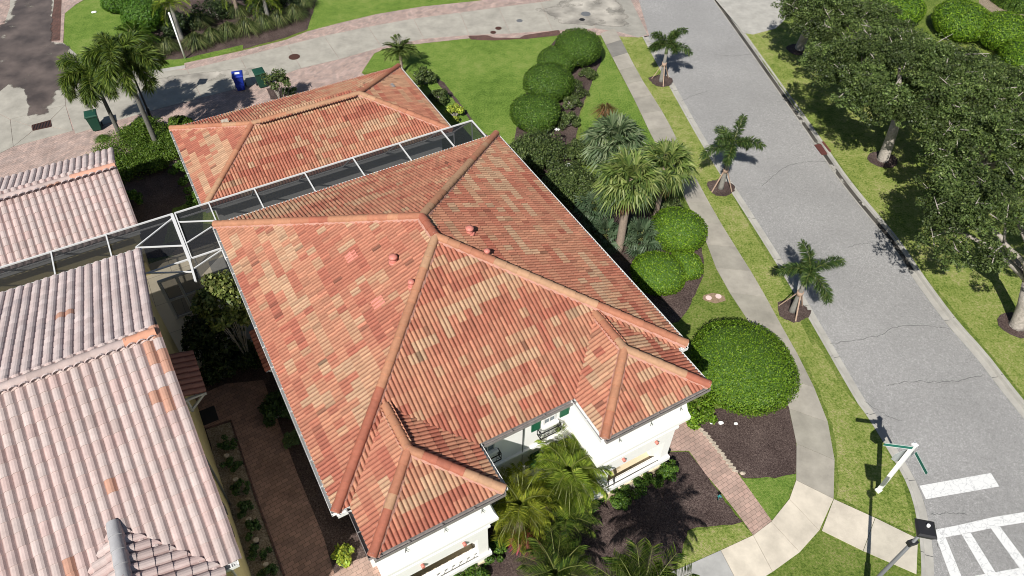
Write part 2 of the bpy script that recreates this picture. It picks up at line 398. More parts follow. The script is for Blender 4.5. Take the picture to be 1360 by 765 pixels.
# the left line runs away->towards camera; its left-hand side (camera view) is the verge
kerb('left_kerb', RLd, -1); kerb('right_kerb', RRd, 1)
KL = offset(RLd, -(GUT+KW-.01)); KR = offset(RRd, (GUT+KW-.01))
sheet('lawn', [(-140, 240)]+[(p.x, p.y) for p in KL]+[(KL[-1].x, -14), (-140, -14)], 0, MT['grass'], thick=.19)
sheet('verge_lawn', [(160, 240)]+[(p.x, p.y) for p in KR]+[(160, KR[-1].y-3)], 0, MT['grass'], thick=.19)
# expansion joints across the kerbs and cracks in the asphalt: thin dark seams
def seam(bm, pts, w_, z):
    P = [Vector(p[:2]) for p in pts]; A = offset(P, w_/2); B = offset(P, -w_/2)
    for i in range(len(P)-1):
        bm.faces.new([bm.verts.new((q.x, q.y, z)) for q in (B[i], B[i+1], A[i+1], A[i])])
MT['crack'] = mat('dark_seam', (.09, .09, .09), rough=1)
bm = bmesh.new()
cracks = [((1012, 245), (1040, 222), (1062, 214), (1098, 212)), ((905, 132), (920, 125), (942, 118)), ((1178, 510), (1215, 504), (1262, 505), (1310, 496)), ((1105, 454), (1165, 444), (1200, 430), (1262, 434)),
          ((1127, 326), (1142, 322), (1160, 320)), ((1238, 682), (1262, 679), (1285, 682)), ((1245, 700), (1250, 728), (1262, 733)), ((1150, 530), (1180, 550), (1200, 556)), ((1010, 68), (975, 72), (950, 70))]
for ci, cpts in enumerate(cracks):
    L_ = smooth_line([G2(*p) for p in cpts], 10); rr_ = random.Random(ci)
    seam(bm, [(p.x+rr_.uniform(-.05, .05), p.y+rr_.uniform(-.05, .05)) for p in L_], .02, -.1255)
for f in list(bm.faces):
    f.normal_update()
    if f.normal.z < 0: f.normal_flip()
tag(obj('asphalt_cracks', bm, MT['crack']), kind='structure')
bm = bmesh.new()
for line, sd, st in ((RLd, -1, 5), (RRd, 1, 4)):
    A_, B_ = line, offset(line, sd*(GUT+KW))
    for i in range(2, len(line)-2, st):
        if line[i].y > 90: continue
        a, b = A_[i], B_[i]; mid = offset(line, sd*GUT)[i]; t_ = (b-a).normalized()
        n_ = Vector((-t_.y, t_.x))*.012
        for p, q, z0, z1 in ((a, mid, -.121, -.139), (offset(line, sd*(GUT+.06))[i], b, .016, .016)):
            bm.faces.new([bm.verts.new((*(p+n_), z0)), bm.verts.new((*(p-n_), z0)), bm.verts.new((*(q-n_), z1)), bm.verts.new((*(q+n_), z1))])
tag(obj('kerb_joints', bm, MT['crack']), kind='structure')
# silt in the right-hand gutter
seg = [p for p in RRd if G2(1215, 370)[1] < p.y < 80]
A_, B_ = offset(seg, .07), offset(seg, .315)
bm = bmesh.new(); cl = bm.loops.layers.float_color.new('col')
for i in range(len(seg)-1):
    f = bm.faces.new([bm.verts.new((*A_[i], -.124)), bm.verts.new((*A_[i+1], -.124)), bm.verts.new((*B_[i+1], -.13)), bm.verts.new((*B_[i], -.13))])
    k = .75 if (G2(1050, 140)[1] < seg[i].y) else .52
    for l in f.loops: l[cl] = (k, k, k, 1)
tag(obj('gutter_silt', bm, MT['gutter_silt']), kind='structure')
# painted markings
bm = bmesh.new(); ZP = -.1215
def pq(pts):
    vs = [bm.verts.new((*G2(*p), ZP)) for p in pts]; f = bm.faces.new(vs); f.normal_update()
    if f.normal.z < 0: f.normal_flip()
pq([(1223, 643), (1318, 626), (1329.5, 644), (1231.5, 661)])
pq([(1240, 702), (1272, 696), (1320, 685), (1375, 676), (1375, 690), (1331, 697), (1288, 706), (1246, 714)])
for q in ([(1246, 714), (1258, 712), (1290, 790), (1274, 790)], [(1279, 707.5), (1291, 705), (1338, 780), (1322, 780)], [(1318, 699.5), (1330, 697), (1385, 770), (1369, 770)]): pq(q)
bm.faces.ensure_lookup_table()
for q in ([(1284, 765), (1330, 757), (1375, 749), (1375, 762), (1330, 770), (1290, 780)],):
    vs = [bm.verts.new((*G2(*p), ZP+.003)) for p in q]; f = bm.faces.new(vs); f.normal_update()
    if f.normal.z < 0: f.normal_flip()
tag(obj('crosswalk_markings', bm, MT['paint']), kind='structure')

# lush side lawn
sheet('side_lawn', [G2(*p) for p in ((478, 97), (484, 84), (497, 72), (516, 64), (560, 58), (625, 51), (680, 51), (742, 47), (790, 47), (800, 60), (800, 90), (772, 140), (755, 215), (640, 205), (600, 160), (540, 90))], .006, MT['grass_lush'], rough=.04)
sheet('side_strip_grass', [G2(*p) for p in ((795, 50), (801, 54), (820, 92), (842, 133), (866, 182), (906, 258), (850, 270), (790, 200), (768, 160), (788, 110))], .010, MT['grass_lush'], rough=.04)
sheet('island_lawn', [G2(*p) for p in ((85, 57), (86, 18), (101, 6), (118, -2), (150, -30), (200, -30), (230, 60), (200, 90), (176, 96), (120, 90), (90, 62))], .006, MT['grass_lush'], rough=.04)
sheet('far_lawn', [G2(*p) for p in ((408, 42), (450, 31), (500, 19), (560, 9), (637, 1), (650, -30), (440, -40), (400, 20))], .006, MT['grass_lush'], rough=.04)
sheet('dry_verge', [G2(*p) for p in ((988, 44), (1018, 88), (1053, 138), (1088, 182), (1103, 201), (1174, 297), (1206, 338), (1278, 425), (1356, 520), (1416, 600), (1500, 560), (1410, 400), (1290, 240), (1170, 130), (1070, 50), (1010, 38))], .006, MT['grass_dry'], rough=.03)
sheet('dry_strip', [G2(*p) for p in ((818, 44), (848, 103), (880, 156), (920, 238), (952, 296), (998, 370), (1034, 435), (1058, 476), (1088, 476), (1064, 430), (1038, 372), (1008, 322), (942, 206), (881, 100), (852, 48))], .006, MT['grass_dry'])
sheet('corner_grass', [G2(*p) for p in ((1066, 470), (1088, 520), (1098, 545), (1110, 580), (1113, 622), (1112, 660), (1160, 686), (1214, 708), (1212, 690), (1195, 630), (1150, 550), (1126, 525), (1085, 455))], .0085, MT['grass_dry'], rough=.05)

# ---------------------------------------------------------------- alley
CG, CGd, CC = (.335, .315, .27), (.29, .275, .24), (.53, .475, .39)
joints = [((248.5, 93), (268, 130)), ((319, 76), (338, 113)), ((382, 60), (400, 91)), ((430, 48), (451, 79)), ((489, 36), (507, 63)), ((549, 25), (563, 52)), ((611, 17), (623, 47)), ((662, 10), (678, 45)), ((718, 3), (734, 41)), ((775, -6), (791, 38))]
qs = []
left_up = [(245, 88), (175, 97)]
for (a, b), (c, d) in zip(joints, joints[1:]):
    qs.append(([G2(*a), G2(*c), G2(*d), G2(*b)], CG))
qs.append(([G2(*p) for p in ((775, -6), (830, -12), (838, 0), (860, 46), (848, 50), (823, 43), (791, 38))], CGd))
qs.append(([G2(*p) for p in ((175, 94), (248.5, 93), (268, 130), (200, 148), (150, 162), (124, 171), (100, 178), (87, 140), (84, 57), (120, 88))], CG))
qs.append(([G2(*p) for p in ((-60, 235), (-60, 120), (14, 159), (18, 195))], CG))
gc = (55, 168)
dq = [(14, 159), (87, 140), (97, 174), (18, 195)]; gr = [(42, 168), (66, 161), (68, 169), (44, 174)]
for i in range(4):
    j = (i+1) % 4; qs.append(([G2(*p) for p in (dq[i], dq[j], gr[j], gr[i])], CG))
qs.append(([G2(*p) for p in ((-60, 120), (-60, 60), (0, 50), (13, 11), (71, 12), (62, 56), (84, 57), (87, 140), (14, 159))], CG))
qs.append(([G2(*p) for p in ((13, 11), (18, -60), (78, -60), (71, 12))], CG))
panels('alley_concrete', qs, .024, .03, gap=.014)
sheet('paver_base', [G2(*p) for p in ((-60, 360), (-60, -60), (82, -60), (84, 57), (120, 92), (172, 99), (245, 88), (320, 68), (380, 54), (409, 42), (450, 32), (500, 20), (560, 10), (637, 2), (780, -22), (842, -22), (862, 47), (848, 50), (797, 47), (745, 45), (680, 50), (625, 50), (560, 57), (516, 63), (497, 71), (480, 97), (520, 120), (400, 200), (150, 230), (100, 330))], .008, MT['pavers'])
# drive pavers along the alley
sheet('paver_apron', [G2(*p) for p in ((-60, 245), (19, 195), (124, 170), (268, 130), (338, 113), (400, 91), (451, 79), (498, 69), (482, 84), (478, 98), (520, 120), (400, 200), (150, 230), (100, 330), (-60, 360))], .014, MT['pavers'])
sheet('paver_edge', [G2(*p) for p in ((498, 69), (507, 62), (563, 51), (623, 46), (678, 44), (734, 40), (791, 37), (797, 45), (742, 47), (680, 51), (625, 51), (560, 58), (516, 64))], .016, MT['pavers'])
sheet('paver_border', [G2(*p) for p in ((245, 89), (319, 77), (382, 61), (430, 49), (489, 37), (549, 26), (611, 18), (662, 11), (718, 4), (775, -5), (775, -25), (637, 1), (560, 9), (500, 19), (450, 31), (408, 42), (380, 53), (320, 68), (245, 84))], .016, MT['pavers'])
sheet('paver_lane', [G2(*p) for p in ((71, 12), (62, 56), (84, 57), (86, 18), (101, 6), (118, -4), (150, -60), (78, -60))], .014, MT['pavers'])
sheet('dark_paver_strip', [G2(*p) for p in ((71, 2), (62, 55), (80, 54), (82, 0), (88, -60), (80, -60))], .020, MT['dark_pavers'])
sheet('paver_lane_edge', [G2(*p) for p in ((0, 50), (13, 11), (18, -60), (-20, -60), (-20, 50))], .014, MT['pavers'])
# wet stain where water runs to the drain grate
def stain(name, pts, core, z, m, n=40):
    """fan from a core polyline point; col attribute falls off outwards"""
    bm = bmesh.new(); cl = bm.loops.layers.float_color.new('col'); P = [Vector(G2(*p)) for p in pts]; c0 = Vector(G2(*core))
    for i in range(len(P)):
        a, b = P[i], P[(i+1) % len(P)]; m1, m2 = c0.lerp(a, .72), c0.lerp(b, .72)
        for vs, ks in (((c0, m1, m2), (.62, .52, .52)), ((m1, a, b, m2), (.52, .12, .12, .52))):
            f = bm.faces.new([bm.verts.new((v.x, v.y, z)) for v in vs])
            for l, k in zip(f.loops, ks): l[cl] = (k, k, k, 1)
            f.normal_update()
            if f.normal.z < 0: f.normal_flip()
    return tag(obj(name, bm, m), kind='structure')
stain('wet_stain', ((-70, 60), (-20, 35), (10, 18), (26, -40), (75, -40), (73, 50), (98, 60), (115, 105), (88, 128), (74, 150), (70, 168), (38, 168), (30, 130), (5, 120), (-70, 190)), (42, 75), .029, MT['wet'])
MT['smear'] = stain_mat('faint_stain', (.27, .25, .215), thr=.84, sc=1.1, rough=.8, soft=.6)
stain('alley_stain', ((170, 112), (225, 100), (300, 92), (345, 88), (350, 98), (290, 108), (230, 118), (180, 125)), (255, 106), .0285, MT['smear'])
stain('alley_mouth_stain', ((700, 12), (760, -5), (830, -6), (846, 40), (800, 38), (740, 34)), (780, 18), .0285, MT['smear'])
# damp pavers beside the hedge
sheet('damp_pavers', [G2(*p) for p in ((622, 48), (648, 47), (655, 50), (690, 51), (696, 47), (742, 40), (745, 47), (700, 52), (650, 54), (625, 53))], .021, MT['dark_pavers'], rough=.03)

# ---------------------------------------------------------------- sidewalk
sL = smooth_line([G2(*p) for p in ((797, 45), (801, 53), (842, 132), (866, 182), (908, 261), (936, 318), (956, 368), (987, 416), (1024, 480), (1042, 525), (1047, 540), (1056, 580), (1059, 610), (1057, 638))], 6)
sR = smooth_line([G2(*p) for p in ((816, 38), (820, 44), (851, 103), (884, 156), (925, 238), (957, 296), (1003, 370), (1039, 435), (1062, 476), (1086, 525), (1093, 540), (1104, 580), (1109, 622), (1107, 663))], 6)
n_ = 21
a_, b_ = resample(sL, n_), resample(sR, n_); qs = []
for i in range(n_):
    c = [(.315, .29, .245), (.295, .275, .23), (.325, .30, .255), (.28, .26, .22)][i*7 % 4]
    if i == 1: c = (.20, .19, .17)
    qs.append(([a_[i], b_[i], b_[i+1], a_[i+1]], c))
A = [G2(*p) for p in ((1057, 638), (1107, 663), (1088, 705), (1048, 663))]
qs.append((A, CC))
qs.append(([G2(*p) for p in ((1048, 663), (1088, 705), (1062, 734), (1024, 693))], CC))
qs.append(([G2(*p) for p in ((1024, 693), (1062, 734), (1026, 760), (1000, 711))], CC))
qs.append(([G2(*p) for p in ((1000, 711), (1026, 760), (985, 785), (957, 731))], CC))
qs.append(([G2(*p) for p in ((957, 731), (985, 785), (945, 805), (912, 751))], (.34, .335, .32)))
qs.append(([G2(*p) for p in ((912, 751), (945, 805), (895, 830), (872, 768))], (.40, .39, .36)))
qs.append(([G2(*p) for p in ((872, 768), (895, 830), (820, 860), (810, 795))], CG))
qs.append(([G2(*p) for p in ((1107, 663), (1162, 688), (1146, 732), (1091, 705))], CC))
qs.append(([G2(*p) for p in ((1162, 688), (1219, 716), (1217, 763), (1146, 732))], (.46, .42, .345)))
panels('sidewalk', qs, .03, .03, gap=.008)
# front walk and mulch beds
sheet('brick_walk', [G2(*p) for p in ((870, 590), (889, 599), (915, 599), (937, 630), (958, 655), (980, 683), (1000, 711), (1025, 692), (1000, 657), (975, 622), (943, 585), (911, 548), (890, 530), (850, 560))], .020, MT['walk_pavers'])
bm = bmesh.new()
L_ = [G2(*p) for p in ((916, 553), (946, 588), (976, 626))]
r_ = random.Random(3)
for p in resample(L_, 16):
    box(bm, (p.x, p.y, .03), (.24+r_.uniform(-.08, .08), .09, .05), ROTH-.95+r_.uniform(-.2, .2))
tag(obj('stone_edging', bm, MT['stone']), 'row of pale stone blocks edging the brick walk beside the mulch bed', 'edging')
sheet('entry_mulch_bed', [G2(*p) for p in ((925, 545), (1046, 538), (1056, 580), (1058, 612), (1056, 632), (1030, 636), (985, 634), (975, 622), (943, 585), (912, 550))], .010, MT['mulch'], rough=.06, seed=4)
sheet('front_mulch_bed', [G2(*p) for p in ((640, 690), (760, 640), (860, 610), (889, 600), (915, 600), (937, 631), (958, 656), (985, 695), (950, 700), (915, 704), (905, 735), (895, 765), (800, 800), (600, 830), (640, 760))], .011, MT['mulch'], rough=.06, seed=5)
sheet('dry_corner', [G2(*p) for p in ((985, 694), (1000, 711), (957, 733), (912, 751), (872, 768), (840, 780), (893, 765), (908, 735), (913, 706), (950, 701))], .009, MT['grass_dry'], rough=.03)
sheet('walk_side_grass', [G2(*p) for p in ((985, 636), (1030, 634), (1058, 628), (1054, 645), (1037, 681), (1025, 692), (1000, 658))], .012, MT['grass_lush'], rough=.04)
sheet('hedge_mulch_bed', [G2(*p) for p in ((770, 42), (798, 52), (799, 80), (787, 108), (770, 150), (763, 195), (776, 250), (835, 262), (900, 262), (932, 330), (936, 360), (925, 385), (915, 410), (900, 428), (880, 430), (700, 230), (640, 180), (600, 130), (560, 90), (590, 110), (640, 175), (680, 200), (690, 150), (715, 80), (740, 50))], .013, MT['mulch'], rough=.03, seed=6)
sheet('garden_bed', [G2(*p) for p in ((170, 96), (245, 86), (320, 66), (380, 50), (409, 39), (430, -30), (200, -60), (150, -20), (175, 60))], .010, MT['mulch'], rough=.04, seed=7)
sheet('garden_bed_grass', [G2(*p) for p in ((172, 97), (245, 87), (322, 65), (322, 60), (245, 78), (172, 84))], .015, MT['grass_lush'], rough=.05)
sheet('alley_kerb_strip', [G2(*p) for p in ((172, 100), (215, 96), (246, 91), (246, 87), (215, 92), (172, 95))], .034, MT['kerb'], thick=.04)
# between the houses
sheet('side_yard_mulch', [G2(*p) for p in ((128, 190), (130, 172), (160, 160), (250, 150), (262, 190), (290, 260), (320, 330), (180, 345), (150, 220))], .012, MT['mulch'], rough=.03, seed=8)
sheet('side_yard_grass', [W(u, v)[:2] for u, v in ((-2.2, 30.5), (-1.2, 33), (0.2, 33.2), (1.2, 32.0), (.6, 30.6))], .017, MT['grass'], rough=.04)
sheet('patio', [W(u, v)[:2] for u, v in ((-16, 29.5), (.4, 29.5), (.4, 28.4), (12.3, 28.4), (12.3, 23.2), (.8, 23.2), (.8, 22.2), (-1.0, 22.2), (-2.9, 21.2), (-2.9, 23.2), (-16, 23.2))], .018, MT['patio'])
sheet('screened_deck', [W(u, v)[:2] for u, v in ((-.55, 28.3), (12.2, 28.3), (12.2, 23.3), (.8, 23.3), (.8, 22.3), (-.55, 22.3))], .026, MT['deck'])
sheet('passage_mulch', [W(u, v)[:2] for u, v in ((-2.9, 22.2), (.8, 22.2), (.8, 3), (-.6, 3), (-2.9, 10))], .010, MT['mulch'])
sheet('passage_walk', [G2(*p) for p in ((248, 560), (252, 530), (300, 510), (350, 505), (375, 575), (395, 629), (429, 711), (443, 758), (470, 830), (395, 830), (378, 765), (340, 660), (307.5, 560), (274, 569))], .018, MT['passage_pavers'])
sheet('porch_step_pavers', [G2(*p) for p in ((440, 765), (470, 745), (500, 735), (515, 765), (520, 810), (450, 810))], .020, MT['walk_pavers'])
sheet('gravel_bed', [G2(*p) for p in ((274, 570), (307, 560), (340, 660), (378, 765), (395, 830), (340, 830), (318, 740))], .020, MT['gravel'], rough=.03)
bm = bmesh.new()
L_ = resample([G2(*p) for p in ((274, 570), (307, 559), (340, 660), (378, 765), (395, 830))], 40)
for a, b in zip(L_, L_[1:]): bar(bm, (*a, .03), (*b, .03), .06, .06)
tag(obj('bed_edging', bm, MT['dark_pavers']), 'dark brick edging between gravel bed and paved passage', 'edging')
# opposite drive and path beyond the road
sheet('opposite_drive', [G2(*p) for p in ((925, -30), (954, 4), (988, 44), (1000, 46), (1030, 38), (1060, 10), (1040, -30))], .0075, MT['kerb'])
sheet('far_path', [G2(*p) for p in ((1300, 4), (1322, 20), (1345, 26), (1375, 30), (1375, 22), (1350, 18), (1330, 12), (1316, -10), (1300, -30))], .010, MT['gravel'])

# ================================================================== ROOFS
PAL_A = [(.405, .255, .158), (.395, .228, .138), (.395, .185, .113), (.38, .16, .10), (.35, .132, .083), (.325, .112, .072)]
def run_colors(ncol, nrow, rng, base_w=None):
    """per tile colour index: runs along each course, often carried on into the next course"""
    out = np.zeros((nrow, ncol), int); prev = None
    w_ = base_w or [.13, .14, .24, .25, .16, .08]
    for j in range(nrow):
        i = 0
        while i < ncol:
            n = int(rng.integers(2, 10)) 
            if prev is not None and rng.random() < .22:
                k = prev[min(ncol-1, max(0, i+int(rng.integers(-1, 2))))]
            else: k = rng.choice(len(w_), p=np.array(w_)/sum(w_))
            out[j, i:i+n] = k; i += n
        for q in range(ncol):
            if rng.random() < .18: out[j, q] = rng.choice(len(w_), p=np.array(w_)/sum(w_))
        prev = out[j]
    return out
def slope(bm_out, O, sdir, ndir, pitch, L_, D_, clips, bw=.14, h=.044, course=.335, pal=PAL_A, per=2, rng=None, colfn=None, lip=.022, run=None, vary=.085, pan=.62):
    """tile one roof plane. O eave start (Vector), sdir along the eave, ndir horizontal up-slope, clips [(point uv-world 2D, normal 2D keep side negative)]"""
    rng = rng or RNG
    sl = math.hypot(1, pitch); up = Vector((ndir.x, ndir.y, pitch))/sl; nrm = Vector((-ndir.x*pitch, -ndir.y*pitch, 1))/sl; sd = Vector((sdir.x, sdir.y, 0))
    ncol = int(math.ceil(L_/bw)); nrow = int(math.ceil(D_*sl/course))
    cols = run if run is not None else run_colors(ncol//per+2, nrow+1, rng)
    prof = [(0, -.12), (.10, .40), (.28, .92), (.52, 1.0), (.74, .70), (.90, .12), (1.0, -.12)]
    K = len(prof); V = []; Fc = []; Cc = []
    cp = [(np.array([c[0].x, c[0].y]), np.array([c[1].x, c[1].y])) for c in clips]
    mg = max(bw, course)*1.3
    for j in range(nrow):
        t0, t1 = j*course-.02, (j+1)*course+.03
        for i in range(ncol):
            ctr = O+sd*((i+.5)*bw)+up*((j+.5)*course); xy = np.array([ctr.x, ctr.y])
            if any((xy-p) @ n > mg for p, n in cp): continue
            b0 = len(V); zj = rng.normal(0, .0018); sj = rng.normal(0, .002)
            for (t_, lift) in ((t0, lip), (t1, .0)):
                for s_, hh in prof:
                    V.append(O+sd*(i*bw+s_*bw+sj)+up*t_+nrm*(hh*h+lift+zj))
            for s_, hh in prof: V.append(O+sd*(i*bw+s_*bw+sj)+up*t0+nrm*(hh*h+zj-.004))
            base_c = pal[cols[j, i//per] % len(pal)] if colfn is None else colfn(i, j, rng)
            k = 1+rng.normal(0, vary)
            if colfn is None and rng.random() < .014: k *= rng.uniform(.5, .75)
            c = tuple(min(.9, max(0, x*k)) for x in base_c)
            for q in range(K-1):
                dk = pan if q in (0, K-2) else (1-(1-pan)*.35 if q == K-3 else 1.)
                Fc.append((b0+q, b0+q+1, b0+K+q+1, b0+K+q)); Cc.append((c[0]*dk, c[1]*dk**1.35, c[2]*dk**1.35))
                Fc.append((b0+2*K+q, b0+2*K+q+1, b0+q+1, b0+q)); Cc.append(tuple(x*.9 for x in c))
    bm = bmesh.new(); cl = bm.loops.layers.float_color.new('col')
    vs = [bm.verts.new(v) for v in V]
    for f, c in zip(Fc, Cc):
        ff = bm.faces.new([vs[q] for q in f])
        for l in ff.loops: l[cl] = (*c, 1)
    # deck under the tiles
    corners = [O-nrm*.01, O+sd*L_-nrm*.01, O+sd*L_+up*(D_*sl)-nrm*.01, O+up*(D_*sl)-nrm*.01]
    f = bm.faces.new([bm.verts.new(v) for v in corners]); f.material_index = 1
    for c in clips:
        bmesh.ops.bisect_plane(bm, geom=bm.verts[:]+bm.edges[:]+bm.faces[:], plane_co=Vector((c[0].x, c[0].y, 0)), plane_no=Vector((c[1].x, c[1].y, 0)), clear_outer=True)
    me = bpy.data.meshes.new('tmp'); bm.to_mesh(me); bm.free(); bm_out.from_mesh(me); bpy.data.meshes.remove(me)
def WD(u, v): return Vector((u*E2[0]+v*E1[0], u*E2[1]+v*E1[1]))
def hip_clip(p, d, keep):
    """clip line through uv point p along uv direction d; keep is a uv point on the kept side"""
    n = Vector((-d[1], d[0]));
    if (Vector(keep)-Vector(p)).dot(n) > 0: n = -n
    return (WD(*p), WD(*n))
def rslope(bm, side, u0, u1, v0, v1, z, pitch, clips=(), depth=None, **kw):
    """one plane of a roof over the uv rectangle; side F,B,L,R"""
    if side == 'F': O, sd, nd, L_, D_ = W(u0, v0, z), WD(1, 0), WD(0, 1), u1-u0, (v1-v0)/2
    if side == 'B': O, sd, nd, L_, D_ = W(u1, v1, z), WD(-1, 0), WD(0, -1), u1-u0, (v1-v0)/2
    if side == 'L': O, sd, nd, L_, D_ = W(u0, v1, z), WD(0, -1), WD(1, 0), v1-v0, (u1-u0)/2
    if side == 'R': O, sd, nd, L_, D_ = W(u1, v0, z), WD(0, 1), WD(-1, 0), v1-v0, (u1-u0)/2
    slope(bm, O, sd, nd, pitch, L_, depth or D_, list(clips), **kw)
CAPC = [(.37, .175, .10), (.35, .145, .085), (.38, .22, .13), (.31, .105, .065), (.37, .175, .10)]
def caps(parent, a, b, r=.15, pal=CAPC, name='ridge_cap', mort='mortar', seed=0, lift=.03, seg=.42, matk='tile', side=None):
    a, b = Vector(a), Vector(b); d = b-a; Ln = d.length; n = max(1, round(Ln/seg)); rr_ = random.Random(seed)
    q = d.to_track_quat('X', 'Z'); bm = bmesh.new(); cl = bm.loops.layers.float_color.new('col'); K = 9
    c = rr_.choice(pal); left = rr_.randint(1, 4)
    for i in range(n):
        if left <= 0: c = rr_.choice(pal); left = rr_.randint(1, 5)
        left -= 1
        k = 1+rr_.uniform(-.08, .08)
        rings = []
        for t_, rad, up_ in ((i/n*Ln-.02, r*1.03, .012), ((i+1)/n*Ln+.02, r*.95, -.003)):
            rings.append([bm.verts.new(a+q @ Vector((t_, rad*math.cos(x), rad*.85*math.sin(x)+lift+up_))) for x in [-.25+(math.pi+.5)*m_/(K-1) for m_ in range(K)]])
        low = [bm.verts.new(a+q @ Vector((i/n*Ln-.02, r*.9*math.cos(x), r*.7*math.sin(x)+lift))) for x in [-.25+(math.pi+.5)*m_/(K-1) for m_ in range(K)]]
        front = [bm.verts.new(v.co) for v in rings[0]]
        for r0, r1, sm in ((rings[0], rings[1], True), (low, front, False)):
            for m_ in range(K-1):
                f = bm.faces.new((r0[m_], r1[m_], r1[m_+1], r0[m_+1])); f.smooth = sm
                for l in f.loops: l[cl] = (*[x*k for x in c], 1)
    # ends
    # mortar bed
    prev = None
    m2 = max(2, int(Ln/.15))
    for i in range(m2+1):
        t_ = i/m2*Ln; wv = r*1.22+rr_.uniform(-.02, .025)
        ring = [bm.verts.new(a+q @ Vector(p)) for p in ((t_, wv, lift-.075), (t_, r*.8, lift+.03), (t_, -r*.8, lift+.03), (t_, -wv, lift-.075))]
        if prev:
            for k2 in range(3):
                f = bm.faces.new((prev[k2], ring[k2], ring[k2+1], prev[k2+1])); f.material_index = 1
        prev = ring
    # rounded starting end
    bmesh.ops.recalc_face_normals(bm, faces=bm.faces)
    tube(bm, [a+q @ Vector((-.03, 0, lift+.01)), a+q @ Vector((.06, 0, lift+.01))], [r*.75, r*.9], 10, mi=1)
    return obj(name, bm, [MT[matk], MT[mort]], parent, world=True)

ZE, PM = 5.7, .425      # main eave height and pitch
MU0, MU1, MV0, MV1 = .31, 12.62, 10.3, 23.72
HW = (MU1-MU0)/2; ZR = ZE+HW*PM; uc = (MU0+MU1)/2
house = thing('white_house', 'large two storey white stucco house under a mottled orange and cream hip tile roof', 'house', W(uc, 17, 0))
LOC = house.location.copy()
bm = bmesh.new()
k1 = hip_clip((MU0, MV0), (1, 1), (uc, MV0)); k2 = hip_clip((MU1, MV0), (-1, 1), (uc, MV0))
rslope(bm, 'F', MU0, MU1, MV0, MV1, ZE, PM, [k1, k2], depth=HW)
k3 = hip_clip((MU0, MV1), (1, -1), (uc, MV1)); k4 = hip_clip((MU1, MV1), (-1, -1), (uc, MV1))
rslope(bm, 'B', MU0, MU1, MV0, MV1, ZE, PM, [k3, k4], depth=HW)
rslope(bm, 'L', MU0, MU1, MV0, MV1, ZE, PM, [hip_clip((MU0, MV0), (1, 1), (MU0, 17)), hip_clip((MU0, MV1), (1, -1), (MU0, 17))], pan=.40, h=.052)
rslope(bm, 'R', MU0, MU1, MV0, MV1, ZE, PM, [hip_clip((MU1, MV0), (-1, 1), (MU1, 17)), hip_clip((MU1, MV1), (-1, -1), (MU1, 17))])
BL = (.74, 4.74, 8.63); BR = (8.2, 12.2, 8.63)
for (a, b, v0) in (BL, BR):
    c = (a+b)/2; hw = (b-a)/2; ve = MV0+hw+.05
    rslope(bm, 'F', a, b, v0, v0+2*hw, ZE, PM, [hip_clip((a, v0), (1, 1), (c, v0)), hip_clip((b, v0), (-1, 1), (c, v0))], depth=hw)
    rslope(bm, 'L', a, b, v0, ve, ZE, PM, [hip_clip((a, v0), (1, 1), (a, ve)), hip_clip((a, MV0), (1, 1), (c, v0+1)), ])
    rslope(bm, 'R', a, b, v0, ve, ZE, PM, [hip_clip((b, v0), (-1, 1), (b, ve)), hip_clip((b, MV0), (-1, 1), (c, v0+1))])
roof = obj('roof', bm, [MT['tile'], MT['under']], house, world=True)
zc = ZE+.03
RA, RB = W(uc, MV0+HW, ZR+.03), W(uc, MV1-HW, ZR+.03)
caps(roof, W(MU0, MV0, zc), RA, .145, seed=11); caps(roof, W(MU1, MV0, zc), RA, .145, seed=2)
caps(roof, W(MU0, MV1, zc), RB, .15, seed=31); caps(roof, W(MU1, MV1, zc), RB, .15, seed=4); caps(roof, RA, RB, .15, seed=9)
for s, (a, b, v0) in enumerate((BL, BR)):
    c = (a+b)/2; hw = (b-a)/2; pk = W(c, v0+hw, ZE+hw*PM+.03)
    caps(roof, W(a, v0, zc), pk, .14, seed=50+s); caps(roof, W(b, v0, zc), pk, .14, seed=60+s)
    caps(roof, pk, W(c, MV0+hw, ZE+hw*PM+.03), .14, seed=70+s)
# roof vents
def roofz(u, v):
    return ZE+PM*min(u-MU0, MU1-u, v-MV0, MV1-v)
def at_roof(px, py):
    lo, hi = ZE, ZR
    best = None
    for z in np.linspace(ZE, ZR+.1, 300):
        g = G(px, py, z); u, v = np.array(g[:2]) @ E2, np.array(g[:2]) @ E1; e = abs(roofz(u, v)-z)
        if best is None or e < best[0]: best = (e, u, v, z)
    return best[1:]
for px, py in ((624, 310), (647, 340), (523, 348), (547, 381)):
    u, v, z = at_roof(px, py); bm = bmesh.new(); r = .12 if py in (310, 348) else .09
    p = W(u, v, z); tube(bm, [p-Vector((0, 0, .05)), p+Vector((0, 0, .22))], [r, r*.95], 12); tube(bm, [p+Vector((0, 0, .2)), p+Vector((0, 0, .27)), p+Vector((0, 0, .31))], [r*1.3, r*1.15, r*.4], 12)
    tube(bm, [p+Vector((0, 0, -.02)), p+Vector((0, 0, .06))], [r*1.6, r*1.3], 12)
    obj('roof_vent', bm, MT['vent'], roof, world=True)
for px, py in ((467, 341), (503, 403)):          # flat painted flashing patches
    u, v, z = at_roof(px, py); bm = bmesh.new(); n = Vector((*(-WD(1, 0)*PM), 1)).normalized()
    p = W(u, v, z)+n*.065; sd = Vector((*WD(0, 1), 0)); upv = Vector((*WD(1, 0), PM)).normalized()
    vs = [p+sd*a*.30+upv*b*.30 for a, b in ((-1, -1), (1, -1), (1, 1), (-1, 1))]
    box(bm, p-n*.02, (.42, .42, .02), rot=Matrix((( *sd[:], 0), (*upv[:], 0), (*n[:], 0), (0, 0, 0, 1))).transposed())
    obj('flashing_patch', bm, mat('pink_flashing', (.60, .21, .165), rough=.8) if 'pf' not in MT else MT['pf'], roof, world=True)

